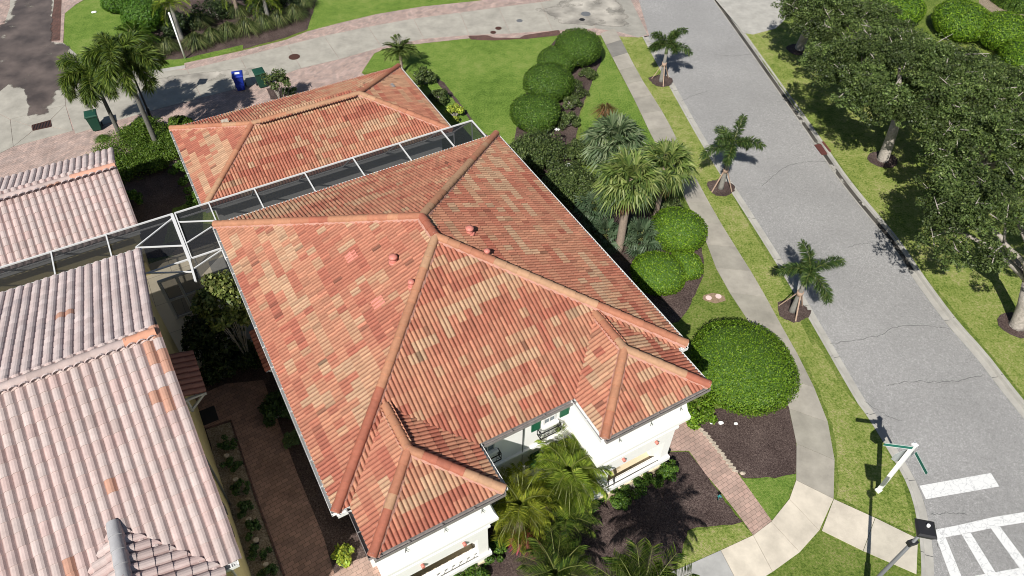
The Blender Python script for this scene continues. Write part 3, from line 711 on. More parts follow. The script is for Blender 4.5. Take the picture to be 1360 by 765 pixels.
def eaves(parent, runs, z, name='gutter', m='gutter', w_=.13, h=.13):
    for i, (a, b, mm) in enumerate(runs):
        bm = bmesh.new(); A_, B_ = W(*a, z-h/2-.005), W(*b, z-h/2-.005); d = (B_-A_).normalized(); n = Vector((d.y, -d.x, 0))
        # channel: back, bottom, front lip
        bar(bm, A_+n*.01, B_+n*.01, .012, h); bar(bm, A_+n*(w_/2)+Vector((0, 0, -h/2+.006)), B_+n*(w_/2)+Vector((0, 0, -h/2+.006)), w_-.026, .012); bar(bm, A_+n*w_, B_+n*w_, .012, h)
        k = max(2, int((B_-A_).length/.9))
        for q in range(k+1):
            p = A_.lerp(B_, q/k); bar(bm, p+n*.0+Vector((0, 0, h/2-.01)), p+n*(w_-.008)+Vector((0, 0, h/2-.01)), .03, .012)
        obj(name, bm, MT[mm], parent, world=True)
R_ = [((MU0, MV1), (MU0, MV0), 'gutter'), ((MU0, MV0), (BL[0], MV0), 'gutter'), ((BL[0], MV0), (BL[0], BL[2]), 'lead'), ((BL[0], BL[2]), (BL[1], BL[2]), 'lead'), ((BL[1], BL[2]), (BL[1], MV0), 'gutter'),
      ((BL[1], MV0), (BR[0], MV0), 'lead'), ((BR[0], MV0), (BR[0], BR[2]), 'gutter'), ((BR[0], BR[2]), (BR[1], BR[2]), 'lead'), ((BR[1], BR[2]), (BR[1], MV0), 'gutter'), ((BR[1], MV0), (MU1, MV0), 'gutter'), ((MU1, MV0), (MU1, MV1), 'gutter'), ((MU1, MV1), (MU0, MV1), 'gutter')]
eaves(house, R_, ZE-.02)
# walls -------------------------------------------------------------
bm = bmesh.new()
ubox(bm, MU0+.5, MU1-.5, 10.8, 23.2, 0, ZE-.12)
ubox(bm, MU0+.03, MU1-.03, MV0+.03, MV1-.03, ZE-.17, ZE-.06)      # soffit
for a, b, v0 in (BL, BR): ubox(bm, a+.03, b-.03, v0+.03, MV0+.5, ZE-.175, ZE-.065)
obj('wall', bm, MT['wall_white'], house, world=True)
def porch(a, b, v0, uo0, uo1, zo0, zo1, fin):
    """projecting two-storey bay: open porch below, flared band, closed room above"""
    u0, u1, vf, vb = a+.34, b-.36, v0+.42, 10.78
    bm = bmesh.new()
    ubox(bm, u0, u1, vf, vb, 3.2, ZE-.18)                      # upper room
    T = .28
    ubox(bm, u0, u0+T, vf, vb, 0, 3.2); ubox(bm, u1-T, u1, vf, vb, 0, 3.2)
    ubox(bm, u0+T, uo0, vf, vf+T, 0, 3.2); ubox(bm, uo1, u1-T, vf, vf+T, 0, 3.2)
    ubox(bm, uo0, uo1, vf, vf+T, zo1, 3.2); ubox(bm, uo0, uo1, vf, vf+T, 0, zo0-.25)
    obj('wall', bm, MT['wall_white'], house, world=True)
    # flared belt course
    bm = bmesh.new(); o = .26
    prof = [(0.002, 4.72), (.05, 4.5), (.15, 4.0), (o, 3.72), (o, 3.56), (.14, 3.54), (.14, 3.44), (.002, 3.42)]
    rings = []
    for d, z in prof: rings.append([bm.verts.new(W(*p, z)) for p in ((u0-d, vb), (u0-d, vf-d), (u1+d, vf-d), (u1+d, vb))])
    for r0, r1 in zip(rings, rings[1:]):
        for k in range(3): bm.faces.new((r0[k], r0[k+1], r1[k+1], r1[k]))
    bmesh.ops.recalc_face_normals(bm, faces=bm.faces)
    obj('belt_course', bm, MT['wall_white'], house, world=True)
    for z0, z1, o2 in ((2.86, 2.98, .07), (zo0-.24, zo0-.05, .09), (0, .42, .05)):
        bm = bmesh.new()
        for (x0, x1, y0, y1) in ((u0-o2, u1+o2, vf-o2, vf-.003), (u0-o2, u0-.003, vf-.001, vb), (u1+.003, u1+o2, vf-.001, vb)): ubox(bm, x0, x1, y0, y1, z0, z1)
        obj('moulding' if z0 else 'plinth', bm, MT['wall_white'] if z0 else MT['wall_cream'], house, world=True)
    bm = bmesh.new(); ubox(bm, u0+T, u1-T, vf+T, vb, 0.02, .30); obj('porch_floor', bm, MT['wall_cream'], house, world=True)
    bm = bmesh.new(); ubox(bm, u0+T+.01, u1-T-.01, vb-.1, vb-.02, .30, 3.19); obj('porch_back_wall', bm, MT['wall_cream'], house, world=True)
    # balustrade in the opening
    bm = bmesh.new(); ubox(bm, uo0, uo1, vf+.06, vf+.22, zo0-.26, zo0-.2)
    n = int((uo1-uo0)/.26)
    ubox(bm, uo0, uo1, vf+.05, vf+.23, zo0+.16, zo0+.21) if fin else None
    for k in range(n):
        u = uo0+(k+.5)*(uo1-uo0)/n; p = W(u, vf+.14, zo0-.2)
        if fin: tube(bm, [p+Vector((0, 0, z)) for z in (0, .06, .15, .26, .36)], [.05, .04, .08, .045, .04], 8)
    obj('balustrade', bm, MT['wall_white'], house, world=True)
    # terracotta pipe ends above the opening
    for fr in (.22, .8):
        bm = bmesh.new(); u = uo0+fr*(uo1-uo0); tube(bm, [W(u, vf+.02, 2.60), W(u, vf-.12, 2.60)], .06, 10)
        obj('drain_spout', bm, MT['vent'], house, world=True)
    # small iron scroll brackets on the band
    for fr in (.18, .56, .93):
        bm = bmesh.new(); u = u0+fr*(u1-u0); P = lambda du, z: W(u+du, vf-(.1 if z > 4.2 else .2), z)
        tube(bm, [W(u, vf-.012, 4.7), W(u+.02, vf-.1, 4.5), W(u-.02, vf-.15, 4.32)], .009, 5); tube(bm, [W(u, vf-.13, 4.45), W(u+.07, vf-.16, 4.3)], .008, 5)
        obj('iron_bracket', bm, MT['iron'], house, world=True)
porch(*BL, 1.55, 4.02, 1.0, 2.25, True)
porch(*BR, 9.1, 11.5, .95, 2.15, False)
# recess wall: windows, shutters, balconettes, drainpipe
def window(u0, u1, z0, z1, v=10.8):
    bm = bmesh.new(); f = .05
    for a in ((u0, u1, z0, z0+f), (u0, u1, z1-f, z1), (u0, u0+f, z0+f, z1-f), (u1-f, u1, z0+f, z1-f)): ubox(bm, a[0], a[1], v-.05, v-.002, a[2], a[3])
    ubox(bm, (u0+u1)/2-.015, (u0+u1)/2+.015, v-.04, v-.014, z0+f, z1-f); ubox(bm, u0+f, (u0+u1)/2-.016, v-.04, v-.014, (z0+z1)/2-.015, (z0+z1)/2+.015); ubox(bm, (u0+u1)/2+.016, u1-f, v-.04, v-.014, (z0+z1)/2-.015, (z0+z1)/2+.015)
    w_ = obj('window', bm, MT['trim'], house, world=True)
    bm = bmesh.new(); ubox(bm, u0+f, u1-f, v-.012, v-.001, z0+f, z1-f); obj('pane', bm, MT['glass'], w_, world=True)
    bm = bmesh.new(); ubox(bm, u0-.08, u1+.08, v-.14, v-.003, z0-.09, z0-.003); obj('sill', bm, MT['wall_white'], w_, world=True)
def shutter(u0, u1, z0, z1, v=10.8):
    bm = bmesh.new(); f = .045
    ubox(bm, u0, u1, v-.025, v-.003, z0, z1)
    for a in ((u0, u0+f, z0, z1), (u1-f, u1, z0, z1), (u0+f, u1-f, z0, z0+f), (u0+f, u1-f, z1-f, z1), (u0+f, u1-f, (z0+z1)/2-.02, (z0+z1)/2+.02)): ubox(bm, a[0], a[1], v-.045, v-.026, a[2], a[3])
    z = z0+f+.03
    while z < z1-f-.02:
        if abs(z-(z0+z1)/2) > .04: ubox(bm, u0+f+.002, u1-f-.002, v-.036, v-.026, z-.008, z+.008)
        z += .05
    obj('shutter', bm, MT['shutter'], house, world=True)
def balconette(u0, u1, z0, h=.34, v=10.8, d=.24):
    bm = bmesh.new(); P = [W(u0, v-.003, 0), W(u0, v-d, 0), W(u1, v-d, 0), W(u1, v-.003, 0)]
    for z in (z0, z0+h):
        for a, b in zip(P, P[1:]): bar(bm, a+Vector((0, 0, z)), b+Vector((0, 0, z)), .03)
    for a, b in zip(P, P[1:]):
        n = max(2, int((b-a).length/.15))
        for k in range(n+1):
            p = a.lerp(b, k/n); bar(bm, p+Vector((0, 0, z0)), p+Vector((0, 0, z0+h)), .02)
        for k in range(n//2):
            p = a.lerp(b, (2*k+1)/n if n > 1 else .5); q = a.lerp(b, min(1, (2*k+2)/n)); m_ = (p+q)/2
            ring = [m_+(q-p).normalized()*.05*math.cos(x)+Vector((0, 0, z0+h*.5+.05*math.sin(x))) for x in [2*math.pi*i/8 for i in range(9)]]
            tube(bm, ring, .009, 4, cap=False)
    obj('balconette', bm, MT['iron'], house, world=True)
shutter(6.95, 7.28, 3.95, 4.76); window(7.40, 7.88, 4.02, 4.66); shutter(8.05, 8.4, 4.0, 4.78); balconette(7.2, 7.98, 3.6)
shutter(4.75, 4.98, 4.0, 4.75); window(5.05, 5.58, 4.05, 4.7); balconette(4.95, 5.7, 3.6)
shutter(6.95, 7.30, 1.4, 2.45); window(7.45, 7.95, 1.45, 2.35)
bm = bmesh.new(); tube(bm, [W(6.6, 10.45, ZE-.15), W(6.6, 10.72, ZE-.4), W(6.6, 10.74, .1), W(6.6, 10.55, .04)], .028, 8); obj('drainpipe', bm, MT['pole_grey'], house, world=True)
bm = bmesh.new(); ubox(bm, BL[1]-.36, BR[0]+.34, 10.70, 10.797, 2.9, 3.02); obj('moulding', bm, MT['wall_white'], house, world=True)
# side window slit under the right bay eave
bm = bmesh.new(); ubox(bm, BR[0]+.335, BR[0]+.339, 9.35, 10.4, 4.85, 5.35); obj('window', bm, MT['black'], house, world=True)
# lean-to canopy on the passage side
def canopy(parent, u0, u1, v0, v1, z, left, m_, pal, colfn=None):
    bm = bmesh.new()
    if left: slope(bm, W(u0, v1, z), WD(0, -1), WD(1, 0), .3, v1-v0, u1-u0, [], bw=.2, h=.05, course=.38, pal=pal, per=1)
    else: slope(bm, W(u1, v0, z), WD(0, 1), WD(-1, 0), .3, v1-v0, u1-u0, [], bw=.27, h=.06, course=.38, pal=pal, per=1, run=np.zeros((20, 40), int))
    o = obj('canopy', bm, [m_, MT['under']], parent, world=True)
    ue, uw = (u0, u1) if left else (u1, u0)
    bm = bmesh.new()
    for v in (v0+.06, v1-.06):
        bar(bm, W(ue+(.05 if left else -.05), v, z-.08), W(uw, v, z-.08), .09); bar(bm, W(ue+(.1 if left else -.1), v, z-.13), W(uw+(0.02 if left else -.02)*-1, v, z-.75), .08)
        bar(bm, W(uw-(.05 if left else -.05), v, z-.1), W(uw-(.05 if left else -.05), v, z-.8), .08)
    bar(bm, W(ue+(.03 if left else -.03), v0, z-.09), W(ue+(.03 if left else -.03), v1, z-.09), .05, .12)
    obj('bracket', bm, MT['trim'], o, world=True)
canopy(house, .0, .8, 18.35, 20.45, 2.9, True, MT['tile'], PAL_A[3:])

# ---------------------------------------------------------------- rear garage of the white house
ZG, PG = 3.0, .36
garage = thing('garage', 'single storey garage under mottled orange hip tile roof, behind the large white house', 'garage', W(6.4, 32, 0))
gu0, gu1, gv0, gv1 = .18, 12.6, 28.36, 35.3; gh = (gv1-gv0)/2
bm = bmesh.new()
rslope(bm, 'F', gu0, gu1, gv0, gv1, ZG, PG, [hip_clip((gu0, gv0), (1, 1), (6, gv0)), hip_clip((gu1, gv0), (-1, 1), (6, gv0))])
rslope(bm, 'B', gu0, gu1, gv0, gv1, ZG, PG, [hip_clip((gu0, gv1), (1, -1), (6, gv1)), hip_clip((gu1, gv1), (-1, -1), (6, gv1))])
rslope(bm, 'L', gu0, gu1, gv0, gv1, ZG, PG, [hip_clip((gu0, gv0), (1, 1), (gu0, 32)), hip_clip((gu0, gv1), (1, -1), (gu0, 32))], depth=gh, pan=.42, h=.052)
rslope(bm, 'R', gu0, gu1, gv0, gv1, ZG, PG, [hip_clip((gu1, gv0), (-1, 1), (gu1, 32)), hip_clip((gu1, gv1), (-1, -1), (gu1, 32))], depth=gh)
groof = obj('roof', bm, [MT['tile'], MT['under']], garage, world=True)
zr = ZG+gh*PG+.03; g1, g2 = W(gu0+gh, gv0+gh, zr), W(gu1-gh, gv0+gh, zr)
for i, (p, q) in enumerate(((W(gu0, gv0, ZG+.03), g1), (W(gu0, gv1, ZG+.03), g1), (W(gu1, gv0, ZG+.03), g2), (W(gu1, gv1, ZG+.03), g2), (g1, g2))): caps(groof, p, q, .14, seed=80+i)
bm = bmesh.new(); ubox(bm, gu0+.45, gu1-.45, gv0+.45, gv1-.45, 0, ZG-.12); ubox(bm, gu0+.03, gu1-.03, gv0+.03, gv1-.03, ZG-.17, ZG-.06)
obj('wall', bm, MT['wall_white'], garage, world=True)
eaves(garage, [((gu0, gv1), (gu0, gv0), 'gutter'), ((gu0, gv0), (gu1, gv0), 'gutter'), ((gu1, gv0), (gu1, gv1), 'gutter'), ((gu1, gv1), (gu0, gv1), 'gutter')], ZG-.02)
bm = bmesh.new(); p = W(2.6, 33.3, ZG+PG*2.0+.08); box(bm, p, (.28, .28, .14), ROTH); box(bm, p+Vector((0, 0, .09)), (.34, .34, .03), ROTH); obj('roof_vent', bm, MT['stone'], groof, world=True)
bm = bmesh.new(); p = W(11.2, 32.9, ZG+PG*1.25+.07); box(bm, p, (.35, .35, .05), ROTH); obj('flashing_patch', bm, MT['lead'], groof, world=True)
bm = bmesh.new()
for k in range(5): ubox(bm, 3.0, 7.6, gv1-.45, gv1-.42, .05+k*.46, .05+k*.46+.44)
obj('garage_door', bm, MT['trim'], garage, world=True)

# ---------------------------------------------------------------- neighbour house and garage
OLD = [(.45, .35, .325), (.445, .365, .34), (.44, .33, .305), (.41, .325, .30), (.455, .375, .35)]
def oldcol(special):
    def f(i, j, rng):
        if (i, j) in special: return special[(i, j)]
        c = OLD[int(rng.choice(5, p=[.33, .3, .15, .07, .15]))]
        return c
    return f
neigh = thing('yellow_house', 'yellow stucco house under a faded pale pink barrel tile roof', 'house', W(-6, 17, 0))
NU0, NU1, NV0, NV1, ZN, PN = -16, -2.45, 10.3, 23.73, 5.7, .343
nh = (NV1-NV0)/2
TER = (.42, .235, .17)
Bw = .285; Lu = NU1-NU0; nc = int(math.ceil(Lu/Bw))
bm = bmesh.new()
# front: origin at left end, columns to the right; last column index nc-1
sp = {(nc-1, 16): TER, (nc-2, 15): TER, (nc-1, 15): TER, (nc-2, 12): TER, (nc-2, 13): TER, (nc-2, 11): TER, (nc-11, 8): TER, (nc-11, 4): TER, (nc-7, 10): TER, (nc-8, 10): TER, (nc-16, 3): TER, (nc-16, 2): TER}
sp = {(nc-1, 18): TER, (nc-2, 16): TER, (nc-1, 15): TER, (nc-1, 16): TER, (nc-2, 17): TER, (nc-2, 13): TER, (nc-2, 12): TER, (nc-3, 13): TER, (nc-9, 8): TER, (nc-14, 3): TER, (nc-14, 4): TER}
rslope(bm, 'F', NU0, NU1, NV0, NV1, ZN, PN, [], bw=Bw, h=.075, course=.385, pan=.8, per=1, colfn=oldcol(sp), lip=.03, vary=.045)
# back: origin at right end, columns go left
DARK = (.30, .235, .225)
def backcol(i, j, rng):
    if (i, j) in ((16, 15), (17, 15), (18, 16), (17, 16), (8, 9), (9, 9)): return TER
    if rng.random() < .05: return (.42, .35, .34)
    return (.52, .435, .415) if rng.random() < .5 else (.49, .40, .38)
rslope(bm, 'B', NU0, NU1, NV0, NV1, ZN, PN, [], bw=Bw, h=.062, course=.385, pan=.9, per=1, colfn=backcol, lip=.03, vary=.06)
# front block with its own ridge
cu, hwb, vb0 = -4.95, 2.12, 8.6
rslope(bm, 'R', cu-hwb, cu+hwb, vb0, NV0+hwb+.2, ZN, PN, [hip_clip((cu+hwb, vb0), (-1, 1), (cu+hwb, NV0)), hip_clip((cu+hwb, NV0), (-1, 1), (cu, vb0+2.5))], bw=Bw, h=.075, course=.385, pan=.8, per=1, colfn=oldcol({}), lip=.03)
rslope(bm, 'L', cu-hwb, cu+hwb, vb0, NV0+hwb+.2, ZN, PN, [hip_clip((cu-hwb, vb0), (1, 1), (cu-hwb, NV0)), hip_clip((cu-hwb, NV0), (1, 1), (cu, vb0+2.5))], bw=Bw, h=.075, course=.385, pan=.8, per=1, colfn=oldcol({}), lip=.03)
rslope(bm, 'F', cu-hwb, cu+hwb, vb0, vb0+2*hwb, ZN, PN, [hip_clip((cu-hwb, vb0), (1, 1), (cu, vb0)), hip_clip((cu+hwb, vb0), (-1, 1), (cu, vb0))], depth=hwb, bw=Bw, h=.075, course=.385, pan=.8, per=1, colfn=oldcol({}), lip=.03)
nroof = obj('roof', bm, [MT['tile_old'], MT['under']], neigh, world=True)
OC = [(.42, .335, .31), (.39, .31, .285)]
zrn = ZN+nh*PN+.02
caps(nroof, W(NU0, NV0+nh, zrn), W(NU1-.9, NV0+nh, zrn), .15, pal=OC, mort='mortar_old', matk='tile_old', seed=5, lift=.03)
caps(nroof, W(NU1-.85, NV0+nh, zrn), W(NU1, NV0+nh, zrn), .16, pal=[(.52, .26, .17)], mort='mortar_old', matk='tile_old', seed=5, lift=.03)
pk = W(cu, vb0+hwb, ZN+hwb*PN+.03)
caps(nroof, pk, W(cu, NV0+hwb, ZN+hwb*PN+.04), .17, pal=[(.33, .325, .33)], mort='mortar_old', matk='tile_old', seed=5, lift=.05)
caps(nroof, W(cu-hwb, vb0, ZN+.03), pk, .15, pal=OC, mort='mortar_old', matk='tile_old', seed=6); caps(nroof, W(cu+hwb, vb0, ZN+.03), pk, .15, pal=OC, mort='mortar_old', matk='tile_old', seed=7)
def gable_wall(parent, u0, u1, v0, v1, z, p, m_, ov):
    bm = bmesh.new(); vm = (v0+v1)/2; zt = z-.08+(vm-v0+ov)*p-.03
    def ring(u): return [bm.verts.new(W(u, v, zz)) for v, zz in ((v0, 0), (v1, 0), (v1, z-.12+ov*p), (vm, zt), (v0, z-.12+ov*p))]
    a, b = ring(u0), ring(u1)
    bm.faces.new(a); bm.faces.new(b[::-1])
    for k in range(5): bm.faces.new((a[k], b[k], b[(k+1) % 5], a[(k+1) % 5]))
    bmesh.ops.recalc_face_normals(bm, faces=bm.faces)
    return obj('wall', bm, m_, parent, world=True)
gable_wall(neigh, NU0+.3, -2.9, NV0+.5, NV1-.5, ZN, PN, MT['wall_yellow'], .5)
bm = bmesh.new(); ubox(bm, cu-hwb+.4, cu+hwb-.4, vb0+.45, NV0+.48, 0, ZN-.15); obj('wall', bm, MT['wall_yellow'], neigh, world=True)
bm = bmesh.new()                                   # verge board under the right edge
for v0_, v1_ in ((NV0, NV0+nh), (NV1, NV0+nh)): bar(bm, W(NU1-.05, v0_, ZN-.07), W(NU1-.05, v1_, zrn-.12), .05, .16)
obj('verge_board', bm, MT['lead'], neigh, world=True)
eaves(neigh, [((NU1, NV1), (NU0, NV1), 'gutter')], ZN-.02)
eaves(neigh, [((cu+hwb, NV0), (NU1, NV0), 'gutter')], ZN-.02)
bm = bmesh.new(); tube(bm, [W(-2.52, NV0-.05, ZN-.15), W(-2.84, NV0+.5, ZN-.5), W(-2.84, NV0+.5, .1)], .045, 8); obj('drainpipe', bm, MT['trim'], neigh, world=True)
bm = bmesh.new(); tube(bm, [W(-2.82, 20.9, 4.9), W(-2.84, 16, 3.4), W(-2.84, 15.4, .1)], .04, 6); obj('conduit', bm, MT['pole_grey'], neigh, world=True)
for (v0_, v1_, z0_, z1_) in ((11.6, 12.7, 3.3, 4.6), (13.5, 13.9, 1.2, 1.7), (14.4, 14.7, 1.2, 1.7)):
    bm = bmesh.new(); ubox(bm, -2.895, -2.87, v0_, v1_, z0_, z1_); obj('window', bm, MT['black'] if v1_-v0_ > 1 else MT['pole_grey'], neigh, world=True)
canopy(neigh, -2.9, -2.15, 18.35, 20.35, 3.0, False, MT['tile_old'], [(.30, .15, .12)])

ngar = thing('garage', 'faded pink barrel tiled garage behind the yellow house', 'garage', W(-6, 31.7, 0))
bm = bmesh.new(); gU1 = -2.65
def gcol(i, j, rng): return OLD[int(rng.choice(5, p=[.33, .3, .15, .07, .15]))]
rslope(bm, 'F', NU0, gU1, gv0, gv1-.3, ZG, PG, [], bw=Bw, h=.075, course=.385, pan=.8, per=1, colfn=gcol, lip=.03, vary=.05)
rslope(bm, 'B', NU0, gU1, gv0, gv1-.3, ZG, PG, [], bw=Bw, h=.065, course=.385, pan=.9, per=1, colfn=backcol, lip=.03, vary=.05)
ngr = obj('roof', bm, [MT['tile_old'], MT['under']], ngar, world=True)
ghn = (gv1-.3-gv0)/2
caps(ngr, W(NU0, gv0+ghn, ZG+ghn*PG+.02), W(gU1-1.9, gv0+ghn, ZG+ghn*PG+.02), .14, pal=OC, mort='mortar_old', matk='tile_old', seed=5)
caps(ngr, W(gU1-1.85, gv0+ghn, ZG+ghn*PG+.02), W(gU1, gv0+ghn, ZG+ghn*PG+.02), .15, pal=[(.52, .28, .20)], mort='mortar_old', matk='tile_old', seed=5)
gable_wall(ngar, NU0+.3, gU1-.4, gv0+.4, gv1-.7, ZG, PG, MT['wall_yellow'], .4)
eaves(ngar, [((NU0, gv0), (gU1, gv0), 'gutter')], ZG-.02)
bm = bmesh.new()
for v0_, v1_ in ((gv0, gv0+ghn), (gv1-.3, gv0+ghn)): bar(bm, W(gU1-.05, v0_, ZG-.07), W(gU1-.05, v1_, ZG+ghn*PG-.1), .05, .14)
obj('verge_board', bm, MT['lead'], ngar, world=True)

# ---------------------------------------------------------------- screened pool cages
def cage(label, u0, u1, ztop, posts, extra=(), cross=()):
    c = thing('pool_cage', label, 'screen enclosure', W((u0+u1)/2, 26, 0))
    vt0, vt1, vlow, zl = 23.15, 26.1, 28.24, 3.02
    bm = bmesh.new()
    for a, b in ((W(u0, vt1, ztop), W(u1, vt1, ztop)), (W(u0, vlow, zl), W(u1, vlow, zl)), (W(u0, vt0, ztop), W(u1, vt0, ztop))): bar(bm, a, b, .055, .055)
    for u in posts:
        bar(bm, W(u, vt0, ztop), W(u, vt1, ztop), .05, .06); bar(bm, W(u, vt1, ztop), W(u, vlow, zl), .05, .06)
    for a, b in extra: bar(bm, a, b, .05, .05)
    obj('frame', bm, MT['trim'], c, world=True)
    bm = bmesh.new()
    for q in ((W(u0, vt0, ztop-.05), W(u1, vt0, ztop-.05), W(u1, vt1, ztop-.05), W(u0, vt1, ztop-.05)), (W(u0, vt1, ztop-.05), W(u1, vt1, ztop-.05), W(u1, vlow, zl-.05), W(u0, vlow, zl-.05))):
        bm.faces.new([bm.verts.new(p) for p in q])
    obj('screen', bm, MT['screen'], c, world=True)
    return c
zt = 5.0
cg = cage('white framed dark screen enclosure between the white house and its garage', -.95, 12.6, zt, [-.95, .4, 2.3, 4.5, 6.7, 8.9, 11.0, 12.6],
     extra=[(W(12.6, 28.24, .02), W(12.6, 28.24, 3.0)), (W(12.6, 26.1, .02), W(12.6, 26.1, 4.95)), (W(12.6, 23.3, .02), W(12.6, 23.3, 4.95)), (W(12.6, 26.1, 2.5), W(12.6, 23.3, 2.5))])
bm = bmesh.new()
A0 = G(229, 287, zt)+Vector((0, 0, .03)); A1 = G(252, 346, zt); A2 = G(260, 374, zt)
bar(bm, A0, A1, .12, .11); bar(bm, A1, A2, .08, .1)
for a, b in ((G(234, 295, zt), G(286, 293, zt)), (G(246, 324, zt), G(283, 300, zt)), (G(257, 357, zt), G(296, 331, zt)), (G(296, 331, zt), G(281, 299, zt)), (G(281, 299, zt), G(300, 345, zt))): bar(bm, a, b, .045, .045)
obj('corner_frame', bm, MT['trim'], cg, world=True)
bm = bmesh.new()
f = bm.faces.new([bm.verts.new(p-Vector((0, 0, .06))) for p in (G(231, 292, zt), G(260, 372, zt), G(297, 333, zt), G(282, 296, zt))])
obj('screen', bm, MT['screen'], cg, world=True)
cn = cage('white framed screen enclosure between the yellow house and its garage', -16, -1.05, zt, [-16, -13.8, -11.6, -9.4, -7.6, -5.6, -3.6, -1.05],
     extra=[(G(246, 326, zt), G(180, 329, zt)), (G(255, 361, zt), G(191, 363, zt)), (G(229, 290, zt), G(180, 329, zt)), (W(-1.05, 28.24, 0.02), W(-1.05, 28.24, 3.0))])
# low pale patio furniture-like planter frame under the screen
pf = thing('pool_fence', 'white aluminium window frame wall standing on the small patio between the two houses', 'frame', W(-2, 25, 0))
bm = bmesh.new()
for u in (-2.6, -1.9, -1.1): bar(bm, W(u, 25.4, .03), W(u, 25.4, 2.4), .10)
for z in (.1, 1.2, 2.4): bar(bm, W(-2.65, 25.4, z), W(-1.05, 25.4, z), .10)
obj('frame', bm, MT['trim'], pf, world=True)
bm = bmesh.new(); bm.faces.new([bm.verts.new(W(u, 25.4, z)) for u, z in ((-2.6, .1), (-1.1, .1), (-1.1, 2.4), (-2.6, 2.4))]); obj('screen', bm, MT['screen'], pf, world=True)
bm = bmesh.new(); ubox(bm, -1.9, -1.2, 24.6, 24.95, .02, .4); tag(obj('planter_box', bm, MT['black']), 'long black planter box on the small beige patio', 'planter')
#@@PART2@@
# ================================================================== PLANTS
def rise(base, top):
    """height of a vertical thing from its foot and top as surveyed in the photo"""
    B = np.array(G(*base)); d = np.array(G(*top))-np.array([0, 0, HCAM]); t_ = (B[:2] @ d[:2])/(d[:2] @ d[:2]); return HCAM+t_*d[2]
def mrad(px, py, r, z): return (G(px+r, py, z)-G(px-r, py, z)).length/2
def leaves(P, N, size, cols, rng, flat=.5, asp=.55):
    """diamond leaves at P facing roughly N -> verts, quads, colours"""
    n = len(P); N = N+rng.normal(0, flat, (n, 3)); N /= np.linalg.norm(N, axis=1)[:, None]+1e-9
    T = rng.normal(0, 1, (n, 3)); T -= (T*N).sum(1)[:, None]*N; T /= np.linalg.norm(T, axis=1)[:, None]+1e-9
    Bt = np.cross(N, T); s = (size*rng.uniform(.7, 1.3, n))[:, None]
    V = np.stack([P-T*s*.5, P+Bt*s*asp*.5+N*s*.06, P+T*s*.5, P-Bt*s*asp*.5+N*s*.06], 1).reshape(-1, 3)
    return V, np.arange(4*n).reshape(n, 4), cols
def mixcol(pal, n, rng, w=None, var=.12):
    pal = np.array(pal); k = rng.choice(len(pal), n, p=w); return np.clip(pal[k]*(1+rng.normal(0, var, (n, 1))), .002, .9)
def wob(D, seed, amp=.12, fr=2.2):
    """smooth direction-dependent wobble of a radius"""
    r = np.random.default_rng(seed); out = np.zeros(len(D))
    for _ in range(6):
        a = r.normal(0, fr, 3); out += np.sin(D @ a+r.uniform(0, 6.28))
    return 1+amp*out/2.4
CLIP = [(.050, .125, .012), (.075, .165, .016), (.10, .19, .022), (.035, .085, .012)]
def clipped(name, label, cat, pos, rx, ry, h, size=.10, pal=CLIP, group=None, seed=0, dens=1.0, rz=0., amp=.05, gloss=False):
    """shorn shrub: dense skin of leaves over twiggy inner foliage"""
    rng = np.random.default_rng(seed+100); t_ = thing(name, label, cat, (pos[0], pos[1], 0), rz, group)
    area = 2.6*math.pi*((rx+ry)/2)**2+2*math.pi*(rx+ry)/2*h*.5; n = int(area/(size*size*.30)*dens)
    D = rng.normal(0, 1, (n, 3)); D /= np.linalg.norm(D, axis=1)[:, None]; D = D[D[:, 2] > -.75]; n = len(D)
    rr_ = wob(D, seed, amp)*rng.normal(1, .024, n)*(1+.012*np.sin(D @ np.array([23., 17, 9])+seed)*np.sin(D @ np.array([-11., 19, 27])))
    e = D/(np.abs(D)**2.2).sum(1)[:, None]**(1/2.2)
    P = e*rr_[:, None]*np.array([rx, ry, h*.5])+np.array([0, 0, h*.5]); P[:, 2] = np.maximum(P[:, 2], .03)
    Nn = D/np.array([rx, ry, h*.5]); Nn /= np.linalg.norm(Nn, axis=1)[:, None]
    V, Fq, c = leaves(P, Nn, size, mixcol(pal, n, rng, [.34, .36, .2, .10], .16), rng, .5)
    np_mesh('foliage', V, Fq, MT['leaf_gloss' if gloss else 'leaf'], t_, c)
    bm = bmesh.new(); bmesh.ops.create_icosphere(bm, subdivisions=3, radius=1)
    for v in bm.verts:
        d = np.array(v.co[:])[None, :]; e1_ = d/(np.abs(d)**2.2).sum(1)[:, None]**(1/2.2); k = wob(d, seed, amp)[0]*.93
        v.co = Vector((e1_[0, 0]*rx*k, e1_[0, 1]*ry*k, max(.01, e1_[0, 2]*h*.5*k+h*.5)))
    obj('branches', bm, MT['clip_core'], t_, smooth=True)
    return t_
